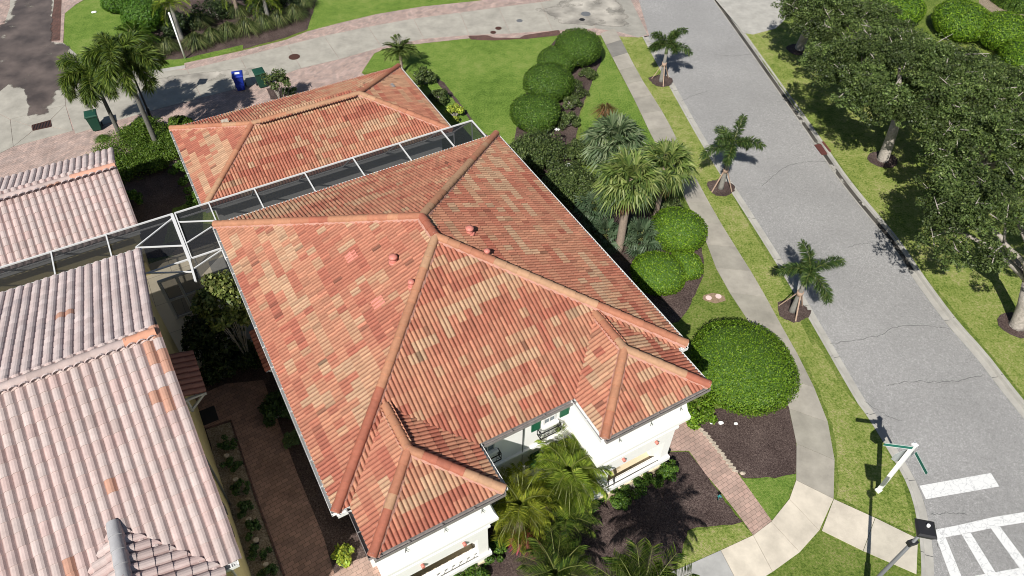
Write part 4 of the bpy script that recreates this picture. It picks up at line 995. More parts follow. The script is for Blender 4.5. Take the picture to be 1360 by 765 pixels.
def bushy(name, label, cat, pos, r, h, size=.12, pal=CLIP, group=None, seed=0, ncl=26, per=130, z0=.1, w=None, gloss=True, stems=True, flat=.8):
    """loose shrub: leaf clumps on visible stems"""
    rng = np.random.default_rng(seed+300); t_ = thing(name, label, cat, (pos[0], pos[1], 0), 0, group)
    D = rng.normal(0, 1, (ncl, 3)); D /= np.linalg.norm(D, axis=1)[:, None]; D[:, 2] = np.abs(D[:, 2])*1.1-.15
    cen = D*rng.uniform(.55, .9, (ncl, 1))*np.array([r, r, (h-z0)*.75])+np.array([0, 0, z0+(h-z0)*.25]); cr = r*rng.uniform(.22, .38, ncl)
    P, Nn = [], []
    for c, q in zip(cen, cr):
        d = rng.normal(0, 1, (per, 3)); d /= np.linalg.norm(d, axis=1)[:, None]; P.append(c+d*q*rng.uniform(.6, 1.05, (per, 1))*np.array([1, 1, .8])); Nn.append(d+np.array([0, 0, .5]))
    P, Nn = np.concatenate(P), np.concatenate(Nn); P[:, 2] = np.maximum(P[:, 2], .04)
    cols = mixcol(pal, len(P), rng, w or [.3, .35, .2, .15], .18)*np.repeat(rng.uniform(.75, 1.2, ncl), per)[:, None]
    V, Fq, c = leaves(P, Nn, size, cols, rng, flat)
    np_mesh('foliage', V, Fq, MT['leaf_gloss' if gloss else 'leaf'], t_, c)
    if stems:
        bm = bmesh.new()
        for c in cen[:14]: tube(bm, [(0, 0, 0), (c[0]*.35, c[1]*.35, c[2]*.45), tuple(c)], [.035, .025, .01], 5)
        obj('stem', bm, MT['bark'], t_)
    return t_
OAK = [(.075, .115, .030), (.105, .15, .042), (.15, .195, .06), (.045, .07, .022)]
def oak(label, pos, R_, cz, cr, seed, ncl=95, per=420, lean=(0, 0), size=.115, th=.27, bed=True):
    """broad evergreen tree: trunk with spreading limbs, crown of many leaf clumps"""
    rng = np.random.default_rng(seed+500); t_ = thing('oak_tree', label, 'tree', (pos[0], pos[1], 0), 0, 'shade trees beyond the road')
    cen = []
    while len(cen) < ncl:
        d = rng.normal(0, 1, 3); d /= np.linalg.norm(d); q = rng.uniform(.35, 1)**.5
        if d[2] < -.12: continue
        cen.append([lean[0]+d[0]*q*cr[0]*(1+.18*math.sin(3*math.atan2(d[1], d[0])+seed)), lean[1]+d[1]*q*cr[1], cz+d[2]*q*cr[2]])
    cen = np.array(cen); crd = rng.uniform(.35, .85, ncl)
    P, Nn, K = [], [], []
    for c, q in zip(cen, crd):
        m_ = int(per*q/.7); d = rng.normal(0, 1, (m_, 3)); d /= np.linalg.norm(d, axis=1)[:, None]
        sub = rng.normal(0, 1, (9, 3)); sub /= np.linalg.norm(sub, axis=1)[:, None]; sub[:, 2] *= .6
        s = sub[rng.integers(0, 9, m_)]*q*.75+d*q*.38*rng.uniform(.5, 1, (m_, 1))
        P.append(c+s*np.array([1, 1, .75])); Nn.append(d+np.array([0, 0, .9])); K.append(np.full(m_, rng.uniform(.5, 1.3)))
    P, Nn, K = np.concatenate(P), np.concatenate(Nn), np.concatenate(K)
    V, Fq, c = leaves(P, Nn, size, mixcol(OAK, len(P), rng, [.32, .33, .2, .15], .2)*K[:, None], rng, .9, .6)
    np_mesh('crown', V, Fq, MT['leaf'], t_, c)
    bm = bmesh.new(); rr_ = random.Random(seed); fork = Vector((lean[0]*.25, lean[1]*.25, max(1.4, (cz-cr[2])*.9)))
    tube(bm, [(0, 0, -.05), (0, 0, .15), (lean[0]*.1, lean[1]*.1, fork.z*.5), tuple(fork)], [th*1.6, th*1.15, th, th*.9], 10)
    idx = rng.permutation(ncl)[:30]
    mains = [Vector((lean[0]+cr[0]*.45*math.cos(a), lean[1]+cr[1]*.45*math.sin(a), cz-.1*cr[2]+rr_.uniform(-.3, .5))) for a in [k*2*math.pi/6+rr_.uniform(-.3, .3) for k in range(6)]]
    for m_ in mains:
        mid = fork.lerp(m_, .5)+Vector((rr_.uniform(-.3, .3), rr_.uniform(-.3, .3), .25)); tube(bm, [fork, mid, m_], [th*.55, th*.4, th*.22], 7)
    for i in idx:
        c_ = Vector(cen[i]); m_ = min(mains, key=lambda q: (q-c_).length); e = c_+(c_-m_).normalized()*rr_.uniform(.0, .35); tube(bm, [m_, m_.lerp(e, .5)+Vector((rr_.uniform(-.2, .2), rr_.uniform(-.2, .2), rr_.uniform(0, .3))), e], [th*.2, th*.13, .02], 5)
    # bare twigs poking out of the crown
    for i in rng.permutation(ncl)[:22]:
        c_ = Vector(cen[i]); d_ = Vector((rr_.uniform(-1, 1), rr_.uniform(-1, 1), rr_.uniform(.1, .7))).normalized(); L__ = crd[i]*rr_.uniform(.8, 1.35); tube(bm, [c_, c_+d_*L__], [.035, .012], 4); tube(bm, [c_+d_*L__*.5, c_+d_*L__*.5+Vector((d_.y, -d_.x, .3))*.45], [.02, .008], 4)
    obj('trunk', bm, MT['bark'], t_)
    if bed:
        bm = bmesh.new(); poly(bm, rough_edge([(pos[0]+.85*math.cos(a), pos[1]+.75*math.sin(a)) for a in [k*math.pi/7 for k in range(14)]], .2, .05, seed), .022); tag(obj('tree_mulch_ring', bm, MT['mulch']), kind='structure')
    return t_

def frond_curve(az, el, L_, droop, n=9):
    """points and tangents of an arching frond in local coordinates"""
    p = np.zeros(3); out = [p.copy()]; tg = []; e = el
    for i in range(n):
        d = np.array([math.cos(az)*math.cos(e), math.sin(az)*math.cos(e), math.sin(e)]); tg.append(d); p = p+d*L_/n; out.append(p.copy()); e -= droop/n*(0.5+1.2*i/n)
    tg.append(tg[-1]); return np.array(out), np.array(tg)
def pinnate(top, fronds, lf, nper, rng, pal, plum=False, wid=.045, w=None, vee=.5, sag=.25):
    """feather leaves: fronds = list of (az, el, length, droop)"""
    V, Fq, Cc = [], [], []; nv = 0
    for (az, el, L_, dr) in fronds:
        pts, tg = frond_curve(az, el, L_, dr); n = len(pts)-1
        kf = rng.uniform(.8, 1.15)
        # rachis as a narrow strip
        side = np.array([-math.sin(az), math.cos(az), 0.])
        for i in range(n):
            r0, r1 = .022*(1-i/n)+.005, .022*(1-(i+1)/n)+.005
            V += [pts[i]-side*r0, pts[i]+side*r0, pts[i+1]+side*r1, pts[i+1]-side*r1]; Fq.append([nv, nv+1, nv+2, nv+3]); Cc.append(np.array([.20, .22, .07])); nv += 4
        m_ = nper
        s = np.sort(rng.uniform(.10, 1., m_)) if plum else np.linspace(.12, 1, m_)
        for k, q in enumerate(s):
            x = q*n; i = min(n-1, int(x)); p = pts[i]+(pts[i+1]-pts[i])*(x-i); t_ = tg[i]; up = np.cross(side, t_); up = up if up[2] > 0 else -up
            ll = lf*(math.sin(min(1, q*1.0+.12)*math.pi*.86)**.6+.15)*rng.uniform(.8, 1.1)
            for sg in ((1, -1) if not plum else (1,)):
                if plum:
                    a = rng.uniform(0, 2*math.pi); d = side*math.cos(a)+up*math.sin(a)*.8+t_*rng.uniform(.35, .8)
                else: d = side*sg+up*vee*rng.uniform(.2, 1)+t_*rng.uniform(.55, .9)
                d = d/np.linalg.norm(d); wv = np.cross(d, t_); wv /= np.linalg.norm(wv)+1e-9
                if plum: wv = np.cross(d, rng.normal(0, 1, 3)); wv /= np.linalg.norm(wv)+1e-9
                mid = p+d*ll*.5; tip = p+d*ll+np.array([0, 0, -ll*sag])
                V += [p, mid+wv*wid*.5, tip, mid-wv*wid*.5]; Fq.append([nv, nv+1, nv+2, nv+3]); nv += 4
                c = pal[rng.choice(len(pal), p=w)]; Cc.append(np.array(c)*kf*rng.uniform(.8, 1.2))
    V = np.array(V)+np.array(top); return V, np.array(Fq), np.clip(np.array(Cc), .002, .9)
FOX = [(.075, .125, .02), (.12, .175, .028), (.17, .22, .04), (.03, .06, .014)]
DATE = [(.17, .25, .035), (.24, .32, .045), (.33, .39, .06), (.09, .15, .022)]
def feather_palm(name, label, base, h, nf, L_, seed, lf=.45, nper=50, plum=False, pal=FOX, group=None, th=.11, wid=.045, els=(1.2, -.35), droop=1.3, lean=(0, 0), trunk='palm_grey', crownshaft=False, braces=False, az0=None, cat='palm tree', sag=.25, wdt=None, vee=.5):
    rng = np.random.default_rng(seed+900); t_ = thing(name, label, cat, (base[0], base[1], 0), 0, group)
    top = (lean[0], lean[1], h); fr = []
    for k in range(nf):
        f_ = k/max(1, nf-1); el = els[0]+(els[1]-els[0])*f_**.9; az = (az0 or 0)+k*2.399+rng.uniform(-.25, .25); fr.append((az, el, L_*rng.uniform(.78, 1.12), droop*(1-.25*f_)*rng.uniform(.85, 1.15)))
    V, Fq, c = pinnate(top, fr, lf, nper, rng, pal, plum, wid, wdt, vee, sag)
    np_mesh('crown', V, Fq, MT['leaf'], t_, c)
    bm = bmesh.new(); mid = (lean[0]*.4, lean[1]*.4, h*.5)
    tube(bm, [(0, 0, -.05), (0, 0, .2), mid, top], [th*1.7, th*1.25, th, th*.8], 10)
    obj('trunk', bm, MT[trunk], t_)
    if crownshaft:
        bm = bmesh.new(); tube(bm, [(top[0], top[1], h-.55), (top[0], top[1], h-.2), (top[0], top[1], h+.1)], [th*.95, th*.9, th*.4], 9); obj('crownshaft', bm, mat_cs, t_)
    if braces:
        for k in range(3):
            a = k*2*math.pi/3+.4+seed; bm = bmesh.new(); bar(bm, (.62*math.cos(a), .62*math.sin(a), 0), (.07*math.cos(a), .07*math.sin(a), min(1.25, h*.55)), .06, .04); obj('brace', bm, MT['wood'], t_)
        bm = bmesh.new(); tube(bm, [(0, 0, min(1.1, h*.5)), (0, 0, min(1.32, h*.58))], th*1.35, 10); obj('brace_collar', bm, MT['wood'], t_)
    return t_
mat_cs = mat('crownshaft_green', (.16, .20, .09), noise=.2, scale=8, rough=.5)
SAB = [(.12, .175, .04), (.18, .235, .06), (.24, .28, .09), (.06, .10, .025)]
def fan_palm(name, label, base, h, nl, R_, seed, lean=(0, 0), dead=0, th=.14, pal=SAB, group=None, els=(1.3, -.6), trunk=True):
    rng = np.random.default_rng(seed+1200); t_ = thing(name, label, 'palm tree' if trunk else 'palm shrub', (base[0], base[1], 0), 0, group)
    V, Fq, Cc = [], [], []; nv = 0; top = np.array([lean[0], lean[1], h])
    def leaf(az, el, pet, r, pl, droop):
        nonlocal nv
        d = np.array([math.cos(az)*math.cos(el), math.sin(az)*math.cos(el), math.sin(el)]); side = np.array([-math.sin(az), math.cos(az), 0]); up = np.cross(d, side); up = up if up[2] > 0 else -up
        j = top+d*pet-np.array([0, 0, pet*pet*.10]); k = rng.uniform(.8, 1.15)
        V.extend([top-side*.02, top+side*.02, j+side*.012, j-side*.012]); Fq.append([nv, nv+1, nv+2, nv+3]); Cc.append(np.array([.2, .22, .08])); nv += 4
        ns = 32
        for s in range(ns):
            a = (s/(ns-1)-.5)*math.radians(250); q = d*math.cos(a)+side*math.sin(a); ll = r*(.72+.28*math.cos(a*.6))*rng.uniform(.9, 1.06)
            wv = -d*math.sin(a)+side*math.cos(a); lift = up*(.08*(-1)**s); m_ = j+q*ll*.55+lift*.3; tip = j+q*ll*.97-np.array([0, 0, 1.])*ll*droop*rng.uniform(.5, 1.2)
            w0 = ll*.038; c = np.array(pl[rng.choice(len(pl))])*k*rng.uniform(.85, 1.15)
            V.extend([j, m_+wv*w0+lift*.4, m_-wv*w0-lift*.4, j]); 
            V[-1] = j-wv*.004
            Fq.append([nv, nv+1, nv+2, nv+3]); Cc.append(c); nv += 4
            V.extend([m_+wv*w0+lift*.4, tip+wv*.004, tip-wv*.004, m_-wv*w0-lift*.4]); Fq.append([nv, nv+1, nv+2, nv+3]); Cc.append(c*1.05); nv += 4
    for k in range(nl):
        f_ = k/max(1, nl-1); leaf(k*2.399+rng.uniform(-.2, .2), els[0]+(els[1]-els[0])*f_, R_*.52*rng.uniform(.8, 1.1), R_*.58*rng.uniform(.85, 1.1), pal, .25+.25*f_)
    for k in range(dead): leaf(k*2.1+rng.uniform(-.4, .4), rng.uniform(-1.3, -.7), R_*.3, R_*.42, [(.20, .12, .05), (.26, .17, .08), (.16, .075, .03)], .7)
    np_mesh('crown', np.array(V), np.array(Fq), MT['leaf'], t_, np.clip(np.array(Cc), .002, .9))
    if trunk:
        bm = bmesh.new(); tube(bm, [(0, 0, -.05), (lean[0]*.1, lean[1]*.1, .3), (lean[0]*.5, lean[1]*.5, h*.5), (lean[0], lean[1], h-.1), (lean[0], lean[1], h+.1)], [th*1.25, th, th*.95, th*1.15, th*.5], 10)
        obj('trunk', bm, MT['palm_bark'], t_)
    return t_
def tuft(name, label, cat, pos, r, h, seed, n=260, pal=((.07, .10, .03), (.12, .15, .05), (.19, .20, .08), (.04, .06, .02)), wid=.03, group=None, spread=1.0):
    """arching strap-leaved clump"""
    rng = np.random.default_rng(seed+1500); t_ = thing(name, label, cat, (pos[0], pos[1], 0), 0, group)
    az = rng.uniform(0, 2*math.pi, n); out = r*np.sqrt(rng.uniform(.03, 1, n))*spread; hh = h*(1-.45*(out/r)**1.5)*rng.uniform(.75, 1.1, n)
    d = np.stack([np.cos(az), np.sin(az), 0*az], 1); s = np.stack([-np.sin(az), np.cos(az), 0*az], 1); z = np.array([0, 0, 1.])
    b = d*(out*.12)[:, None]; m_ = b+d*(out*.42)[:, None]+z*(hh)[:, None]; tip = d*out[:, None]*1.1+z*(hh*.55*rng.uniform(.4, 1.3, n))[:, None]
    w_ = (wid*rng.uniform(.6, 1.3, n))[:, None]
    V = np.stack([b-s*w_*.5, b+s*w_*.5, m_+s*w_*.5, m_-s*w_*.5, m_-s*w_*.5, m_+s*w_*.5, tip+s*.002, tip-s*.002], 1).reshape(-1, 3)
    Fq = np.arange(8*n).reshape(2*n, 4); c = np.repeat(mixcol(pal, n, rng, None, .2), 2, 0)
    o = np_mesh('blades', V, Fq, MT['leaf'], t_, c); return t_

# ---------------------------------------------------------------- the row of shorn balls by the side lawn
def ball(px, py, rp, h, label, seed, group=None, **kw):
    z = h*.5; r = mrad(px, py, rp, z); g = G(px, py, z); return clipped('round_shrub', label, 'shrub', (g.x, g.y), r*kw.pop('kx', 1), r*kw.pop('ky', 1), h, seed=seed, group=group, **kw)
DK = [(.055, .115, .014), (.085, .155, .018), (.12, .19, .028), (.035, .07, .012)]
HB = 'shorn ball shrubs along the side lawn'
ball(768, 64, 30, 1.9, 'farthest and darkest of the shorn ball shrubs, next to the sidewalk start', 1, HB, pal=DK)
ball(739, 80, 25, 1.4, 'small flat shorn ball shrub tucked between two taller ones by the side lawn', 2, HB, pal=DK)
ball(729, 108, 32, 1.8, 'widest shorn ball shrub along the side lawn, middle of its row', 3, HB, pal=DK)
ball(712, 150, 32, 1.7, 'nearest shorn ball shrub of the side lawn row, merging into loose shrubs', 4, HB, pal=DK)
LOOSE = [(.055, .085, .022), (.085, .12, .034), (.125, .16, .05), (.03, .05, .016)]
def pos(px, py, z=0): g = G(px, py, z); return (g.x, g.y)
bushy('loose_shrub', 'loose grey green gardenia shrub with a white bloom, beside the nearest ball shrub', 'shrub', pos(712, 203, .7), 1.75, 1.8, .11, LOOSE, seed=1, ncl=56, per=230)
bushy('loose_shrub', 'loose dark gardenia shrub with a white bloom, beside the roof edge and sabal palms', 'shrub', pos(757, 243, .7), 1.5, 1.7, .11, LOOSE, seed=2, ncl=50, per=220)
bushy('loose_shrub', 'narrow olive shrub on the mulch behind the farthest ball shrubs', 'shrub', pos(765, 118, .4), .75, .9, .10, LOOSE, seed=3, ncl=18)
bushy('loose_shrub', 'low olive shrub on the mulch behind the widest ball shrub', 'shrub', pos(752, 160, .4), .8, .9, .10, LOOSE, seed=4, ncl=18)
bushy('loose_shrub', 'small olive shrub on the mulch at the upper end of the ball shrub row', 'shrub', pos(781, 98, .3), .6, .7, .10, LOOSE, seed=5, ncl=16)
bushy('loose_shrub', 'small olive shrub on the mulch halfway between the two olive shrubs of the ball row', 'shrub', pos(760, 138, .3), .65, .75, .10, LOOSE, seed=6, ncl=16)
for (px, py, z), lb in (((740, 172, 1.45), 'single white flower on the upper loose gardenia shrub'), ((755, 219, 1.3), 'single white flower on the lower loose gardenia shrub')):
    bm = bmesh.new(); p = G(px, py, z)
    for k in range(6):
        a = k*math.pi/3; q = p+Vector((.09*math.cos(a), .09*math.sin(a), .01)); vs = [bm.verts.new(v) for v in (p, p+Vector((.1*math.cos(a-.45), .1*math.sin(a-.45), .03)), p+Vector((.17*math.cos(a), .17*math.sin(a), .0)), p+Vector((.1*math.cos(a+.45), .1*math.sin(a+.45), .03)))]; bm.faces.new(vs)
    tag(obj('flower', bm, MT['white']), lb, 'flower')
# sabal palms
b = pos(822, 332); h = rise((822, 332), (836, 246)); fan_palm('sabal_palm', 'tall sabal palm with bare pale trunk beside the white house roof edge', b, h+.25, 34, 1.72, 1, dead=12, th=.2, els=(1.35, -.3))
b = pos(806, 262); h = rise((806, 262), (809, 190)); fan_palm('sabal_palm', 'bluish sabal palm with a rusty dead flower spray, farthest of the palm group', b, h+.1, 30, 1.75, 2, pal=[(.10, .15, .07), (.15, .20, .10), (.20, .24, .13), (.05, .08, .035)], dead=2, els=(1.35, -.3))
b = pos(868, 300); h = rise((868, 300), (880, 222)); fan_palm('sabal_palm', 'sabal palm leaning over the sidewalk, right of the tallest palm', b, h, 26, 1.6, 3, dead=6, els=(1.35, -.3))
tf = tuft('dead_flower_spray', 'rusty brown dried flower spray rising from the farthest sabal palm', 'flower spray', pos(804, 150, 2.8), .85, .8, 9, n=330, pal=((.16, .075, .03), (.2, .12, .05), (.12, .11, .04)), wid=.02); tf.location.z = 2.6
fan_palm('palmetto', 'low palmetto in the shade below the tall sabal palm, by the house wall', pos(788, 290), .5, 16, 1.3, 5, trunk=False, pal=[(.06, .10, .05), (.09, .13, .07)], els=(1.3, .1))
fan_palm('palmetto', 'low palmetto between the tall sabal palm and the round shrubs', pos(848, 328), .45, 16, 1.3, 6, trunk=False, pal=[(.06, .10, .05), (.09, .13, .07)], els=(1.3, .1))
fan_palm('palmetto', 'low palmetto left of the tall sabal trunk, close under the roof edge', pos(803, 322), .4, 12, 1.1, 8, trunk=False, pal=[(.06, .10, .05), (.09, .13, .07)], els=(1.3, .1))
bushy('loose_shrub', 'dense dark shrub in the strip between roof edge and sabal palms, beyond the low palmettos', 'shrub', pos(778, 262, .5), 1.3, 1.4, .11, LOOSE, seed=8, ncl=36, per=200)
bushy('loose_shrub', 'dark shrub filling the bed between the loose gardenias and the bluish sabal palm', 'shrub', pos(775, 205, .5), 1.1, 1.2, .11, LOOSE, seed=9, ncl=30, per=200)
bushy('loose_shrub', 'dark leafy shrub in shade at the foot of the sabal palms', 'shrub', pos(880, 272, .4), .9, 1.0, .11, LOOSE, seed=7, ncl=18)
# shorn mounds near the sidewalk
BR_ = [(.09, .175, .012), (.135, .235, .016), (.185, .28, .026), (.055, .115, .012)]
ball(902, 306, 35, 1.7, 'bright green shorn ball shrub touching the sidewalk below the sabal palms', 11, None, pal=BR_)
ball(874, 362, 35, 1.4, 'bright green shorn shrub between the house roof edge and a mulch tip', 12, None, pal=BR_)
ball(910, 352, 23, 1.1, 'smaller bright green mound filling the gap between two shorn shrubs', 13, None, pal=BR_)
g = G(987, 486, 1.0); clipped('round_shrub', 'very large dome shaped shorn shrub at the front corner against the sidewalk', 'shrub', (g.x, g.y), 2.1, 2.08, 1.95, size=.085, pal=BR_, seed=14, amp=.035)
bushy('low_shrub', 'low spreading bright shrub at the top of the brick walk, beneath the huge dome shrub', 'shrub', pos(930, 550, .2), .75, .5, .11, BR_, seed=15, ncl=16, per=160)
# front planting
DT = 'feathery date palms in front of the white house'
feather_palm('date_palm', 'largest feathery yellow green palm, between the two porches of the white house', pos(755, 627, 2.7), 2.7, 58, 1.42, 1, lf=.40, nper=58, pal=DATE, th=.14, trunk='palm_bark', els=(1.35, -.45), droop=1.5, group=DT, wid=.035, wdt=[.25, .35, .25, .15])
feather_palm('date_palm', 'yellowish feathery palm beside the near porch of the white house', pos(691, 672, 2.4), 2.4, 52, 1.35, 2, lf=.38, nper=54, pal=[(.22, .26, .03), (.30, .33, .04), (.38, .39, .055), (.12, .16, .022)], th=.13, trunk='palm_bark', els=(1.35, -.4), droop=1.4, group=DT, wid=.035)
feather_palm('date_palm', 'darker feathery palm lower down between the two yellow green palms', pos(752, 688, 1.4), 1.4, 30, 1.1, 3, lf=.34, nper=42, pal=FOX, th=.12, trunk='palm_bark', els=(1.2, 0.0), droop=1.1, group=DT, wid=.035)
feather_palm('date_palm', 'dark feathery palm cut by the bottom edge beside red leaved plants', pos(738, 762, 1.7), 1.7, 34, 1.35, 4, lf=.42, nper=44, pal=FOX, th=.12, trunk='palm_bark', els=(1.2, 0.0), droop=1.1, group=DT, wid=.04)
feather_palm('date_palm', 'tall palm at the bottom edge throwing a wide shadow over the mulch', pos(850, 803, 5.0), 5.0, 34, 1.6, 5, lf=.48, nper=50, pal=FOX, th=.16, trunk='palm_bark', els=(1.2, -.3), droop=1.2, group=DT, wid=.05)
tuft('red_cordyline', 'dark red strap leaved plant left of the palms by the near porch', 'plant', pos(694, 722), .6, .8, 1, n=110, pal=((.20, .025, .04), (.12, .02, .03), (.28, .06, .07)), wid=.06)
tuft('red_cordyline', 'dark red strap leaved plant between the palms at the bottom', 'plant', pos(712, 728), .6, .8, 2, n=110, pal=((.20, .025, .04), (.12, .02, .03), (.28, .06, .07)), wid=.06)
HEDGE = [(.05, .11, .014), (.08, .15, .018), (.11, .18, .024), (.03, .07, .01)]
for i, (px, py, r, h, lb) in enumerate(((652, 733, .5, .7, 'small green shrub at the right corner of the near porch'), (630, 755, .55, .6, 'small green shrub under the near porch balustrade'), (608, 775, .5, .6, 'small green shrub under the near porch, cut by the bottom edge'),
        (812, 655, .55, .6, 'shaded shrub below the left end of the far porch'), (840, 645, .55, .6, 'dark shrub below the middle of the far porch'), (866, 630, .5, .6, 'half sunlit shrub below the right part of the far porch'),
        (888, 626, .45, .65, 'bright green shrub at the right corner of the far porch, next to the brick walk'), (825, 665, .4, .5, 'yellow green shrub in front of the far porch, in the mulch shade'), (780, 668, .5, .6, 'dark shrub at the wall corner behind the largest feathery palm'))):
    bushy('low_shrub', lb, 'shrub', pos(px, py, h*.4), r, h, .085, HEDGE, seed=30+i, ncl=16, per=170, group='low shrubs at the foot of the porches')
# ---------------------------------------------------------------- passage between the houses
MG = [(.085, .115, .025), (.13, .16, .04), (.21, .22, .07), (.045, .065, .015)]
tz = bushy('magnolia_tree', 'broad leaved magnolia rising between the houses beside the screen enclosure', 'tree', pos(292, 388, 4.6), 1.15, 5.6, .20, MG, seed=50, ncl=44, per=150, z0=2.9)
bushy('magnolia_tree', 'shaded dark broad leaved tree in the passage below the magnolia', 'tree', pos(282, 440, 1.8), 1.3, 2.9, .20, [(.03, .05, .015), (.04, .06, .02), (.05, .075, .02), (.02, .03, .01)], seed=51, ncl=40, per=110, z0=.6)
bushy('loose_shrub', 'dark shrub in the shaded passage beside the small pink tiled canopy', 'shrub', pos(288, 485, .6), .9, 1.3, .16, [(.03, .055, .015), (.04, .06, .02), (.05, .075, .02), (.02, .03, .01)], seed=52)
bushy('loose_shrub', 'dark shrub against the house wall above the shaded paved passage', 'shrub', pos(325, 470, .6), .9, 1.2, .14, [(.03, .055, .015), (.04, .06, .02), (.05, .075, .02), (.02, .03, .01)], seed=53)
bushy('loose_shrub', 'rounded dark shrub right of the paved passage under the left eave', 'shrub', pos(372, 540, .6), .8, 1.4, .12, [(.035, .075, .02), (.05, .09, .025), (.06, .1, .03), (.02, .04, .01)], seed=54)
bushy('loose_shrub', 'small pale leaved shrub in shade beside the paved passage', 'shrub', pos(387, 583, .3), .4, .6, .14, [(.09, .14, .05), (.12, .17, .06), (.15, .2, .07), (.06, .1, .03)], seed=55, ncl=12, per=60)
bushy('yellow_shrub', 'small bright lime yellow croton beside the passage near the bottom edge', 'shrub', pos(456, 735, .3), .42, .6, .14, [(.32, .38, .04), (.40, .44, .06), (.24, .33, .05), (.12, .2, .03)], seed=56, ncl=12, per=70)
bushy('yellow_shrub', 'bright lime yellow variegated shrub beside the garage corner on the lawn', 'shrub', pos(604, 150, .4), .62, .9, .14, [(.36, .42, .05), (.46, .50, .08), (.28, .38, .05), (.14, .22, .03)], seed=57, ncl=14, per=110)
PT = 'small plants in the gravel bed'
for i, (px, py, lb) in enumerate(((303, 586, 'topmost small dark plant in the gravel bed beside the passage'), (306, 618, 'small plant in the gravel bed between the two upper path lights'), (320, 648, 'small plant in the gravel bed just below the second path light'), (326, 676, 'middle small plant of the gravel bed, above the third path light'),
        (336, 703, 'small plant in the gravel bed above the fourth path light'), (345, 733, 'small plant in the gravel bed above the lowest path light'), (358, 764, 'lowest small plant in the gravel bed, cut by the bottom edge'))):
    bushy('bed_plant', lb, 'plant', pos(px, py, .2), .38, .5, .10, [(.05, .10, .03), (.07, .13, .035), (.09, .15, .05), (.03, .06, .02)], seed=60+i, ncl=9, per=70, group=PT, stems=False)
for i, (px, py, lb) in enumerate(((300, 604, 'topmost path light with pale disc top in the gravel bed'), (312, 636, 'second path light from the top of the gravel bed'), (329, 689, 'third path light down, in the middle of the gravel bed'), (339, 716, 'fourth path light down the gravel bed'), (352, 749, 'lowest path light of the gravel bed, near the bottom edge'))):
    t_ = thing('path_light', lb, 'path light', G(px, py, .35)-Vector((0, 0, .35)), 0, 'path lights in the gravel bed')
    bm = bmesh.new(); tube(bm, [(0, 0, 0), (0, 0, .26)], .05, 10); obj('stake', bm, MT['black'], t_)
    bm = bmesh.new(); tube(bm, [(0, 0, .255), (0, 0, .29), (0, 0, .33)], [.11, .10, .07], 14); obj('cap', bm, MT['stone'], t_)
bm = bmesh.new(); p = G(276, 553); box(bm, (p.x, p.y, .03), (.7, .75, .02), ROTH); tag(obj('door_mat', bm, MT['black']), 'black door mat on the paved passage beneath the pink tiled canopy', 'mat')
MOUND = [(.075, .14, .016), (.11, .18, .022), (.15, .215, .03), (.045, .09, .012)]
# hedge between garages
for i, (px, py, r, h, lb) in enumerate(((163, 203, 1.9, 1.2, 'wide bright bushy mound at the foot of the tall foxtail palms'), (190, 172, 1.15, 1.0, 'bright bushy mound between the two foxtail palm trunks'), (226, 192, 1.3, 1.1, 'bright bushy mound against the garage corner, right of the foxtail palms'), (240, 164, .7, .8, 'small bright mound behind the garage corner beside the alley'),
        (197, 212, 1.1, .9, 'leafy mound in the side yard, just below the foxtail palms'))):
    bushy('leafy_mound', lb, 'shrub', pos(px, py, h*.5), r, h, .09, MOUND, seed=80+i, ncl=60, per=260, group='bushy mounds below the foxtail palms', gloss=False)
for i, (px, py, lb) in enumerate(((240, 225, 'low shrub at the garage side wall, nearest to the alley'), (250, 245, 'middle low shrub along the garage side wall'), (262, 265, 'low shrub along the garage side wall, nearest the screen enclosure'), (176, 262, 'dark shrub in full shade beside the pink tiled garage'))):
    bushy('low_shrub', lb, 'shrub', pos(px, py, .3), .55, .75, .1, HEDGE, seed=90+i, ncl=14, per=150, group='shrubs in the side yard', stems=False)
tuft('turf_clump', 'patch of tall bright grass beside the green bin and the alley', 'grass', pos(137, 186), .5, .3, 77, n=300, pal=((.07, .14, .02), (.1, .17, .03), (.14, .19, .05)))
# ---------------------------------------------------------------- tall foxtail palms by the alley
FX = 'tall foxtail palms by the alley'
hA, hB = rise((159, 178), (122, 98)), rise((213, 203), (156, 78))
feather_palm('foxtail_palm', 'shorter tall foxtail palm with bushy fronds hanging towards the green bin', pos(159, 178), hA, 13, 2.0, 21, lf=.55, nper=620, plum=True, th=.10, els=(1.25, -.25), droop=2.5, trunk='palm_dark', crownshaft=True, group=FX, wid=.04, az0=.8)
feather_palm('foxtail_palm', 'taller foxtail palm whose trunk rises from the mound beside the garage', pos(213, 203), hB, 13, 2.25, 22, lf=.55, nper=620, plum=True, th=.12, els=(1.25, -.35), droop=2.6, trunk='palm_dark', crownshaft=True, group=FX, wid=.04, az0=2.6)
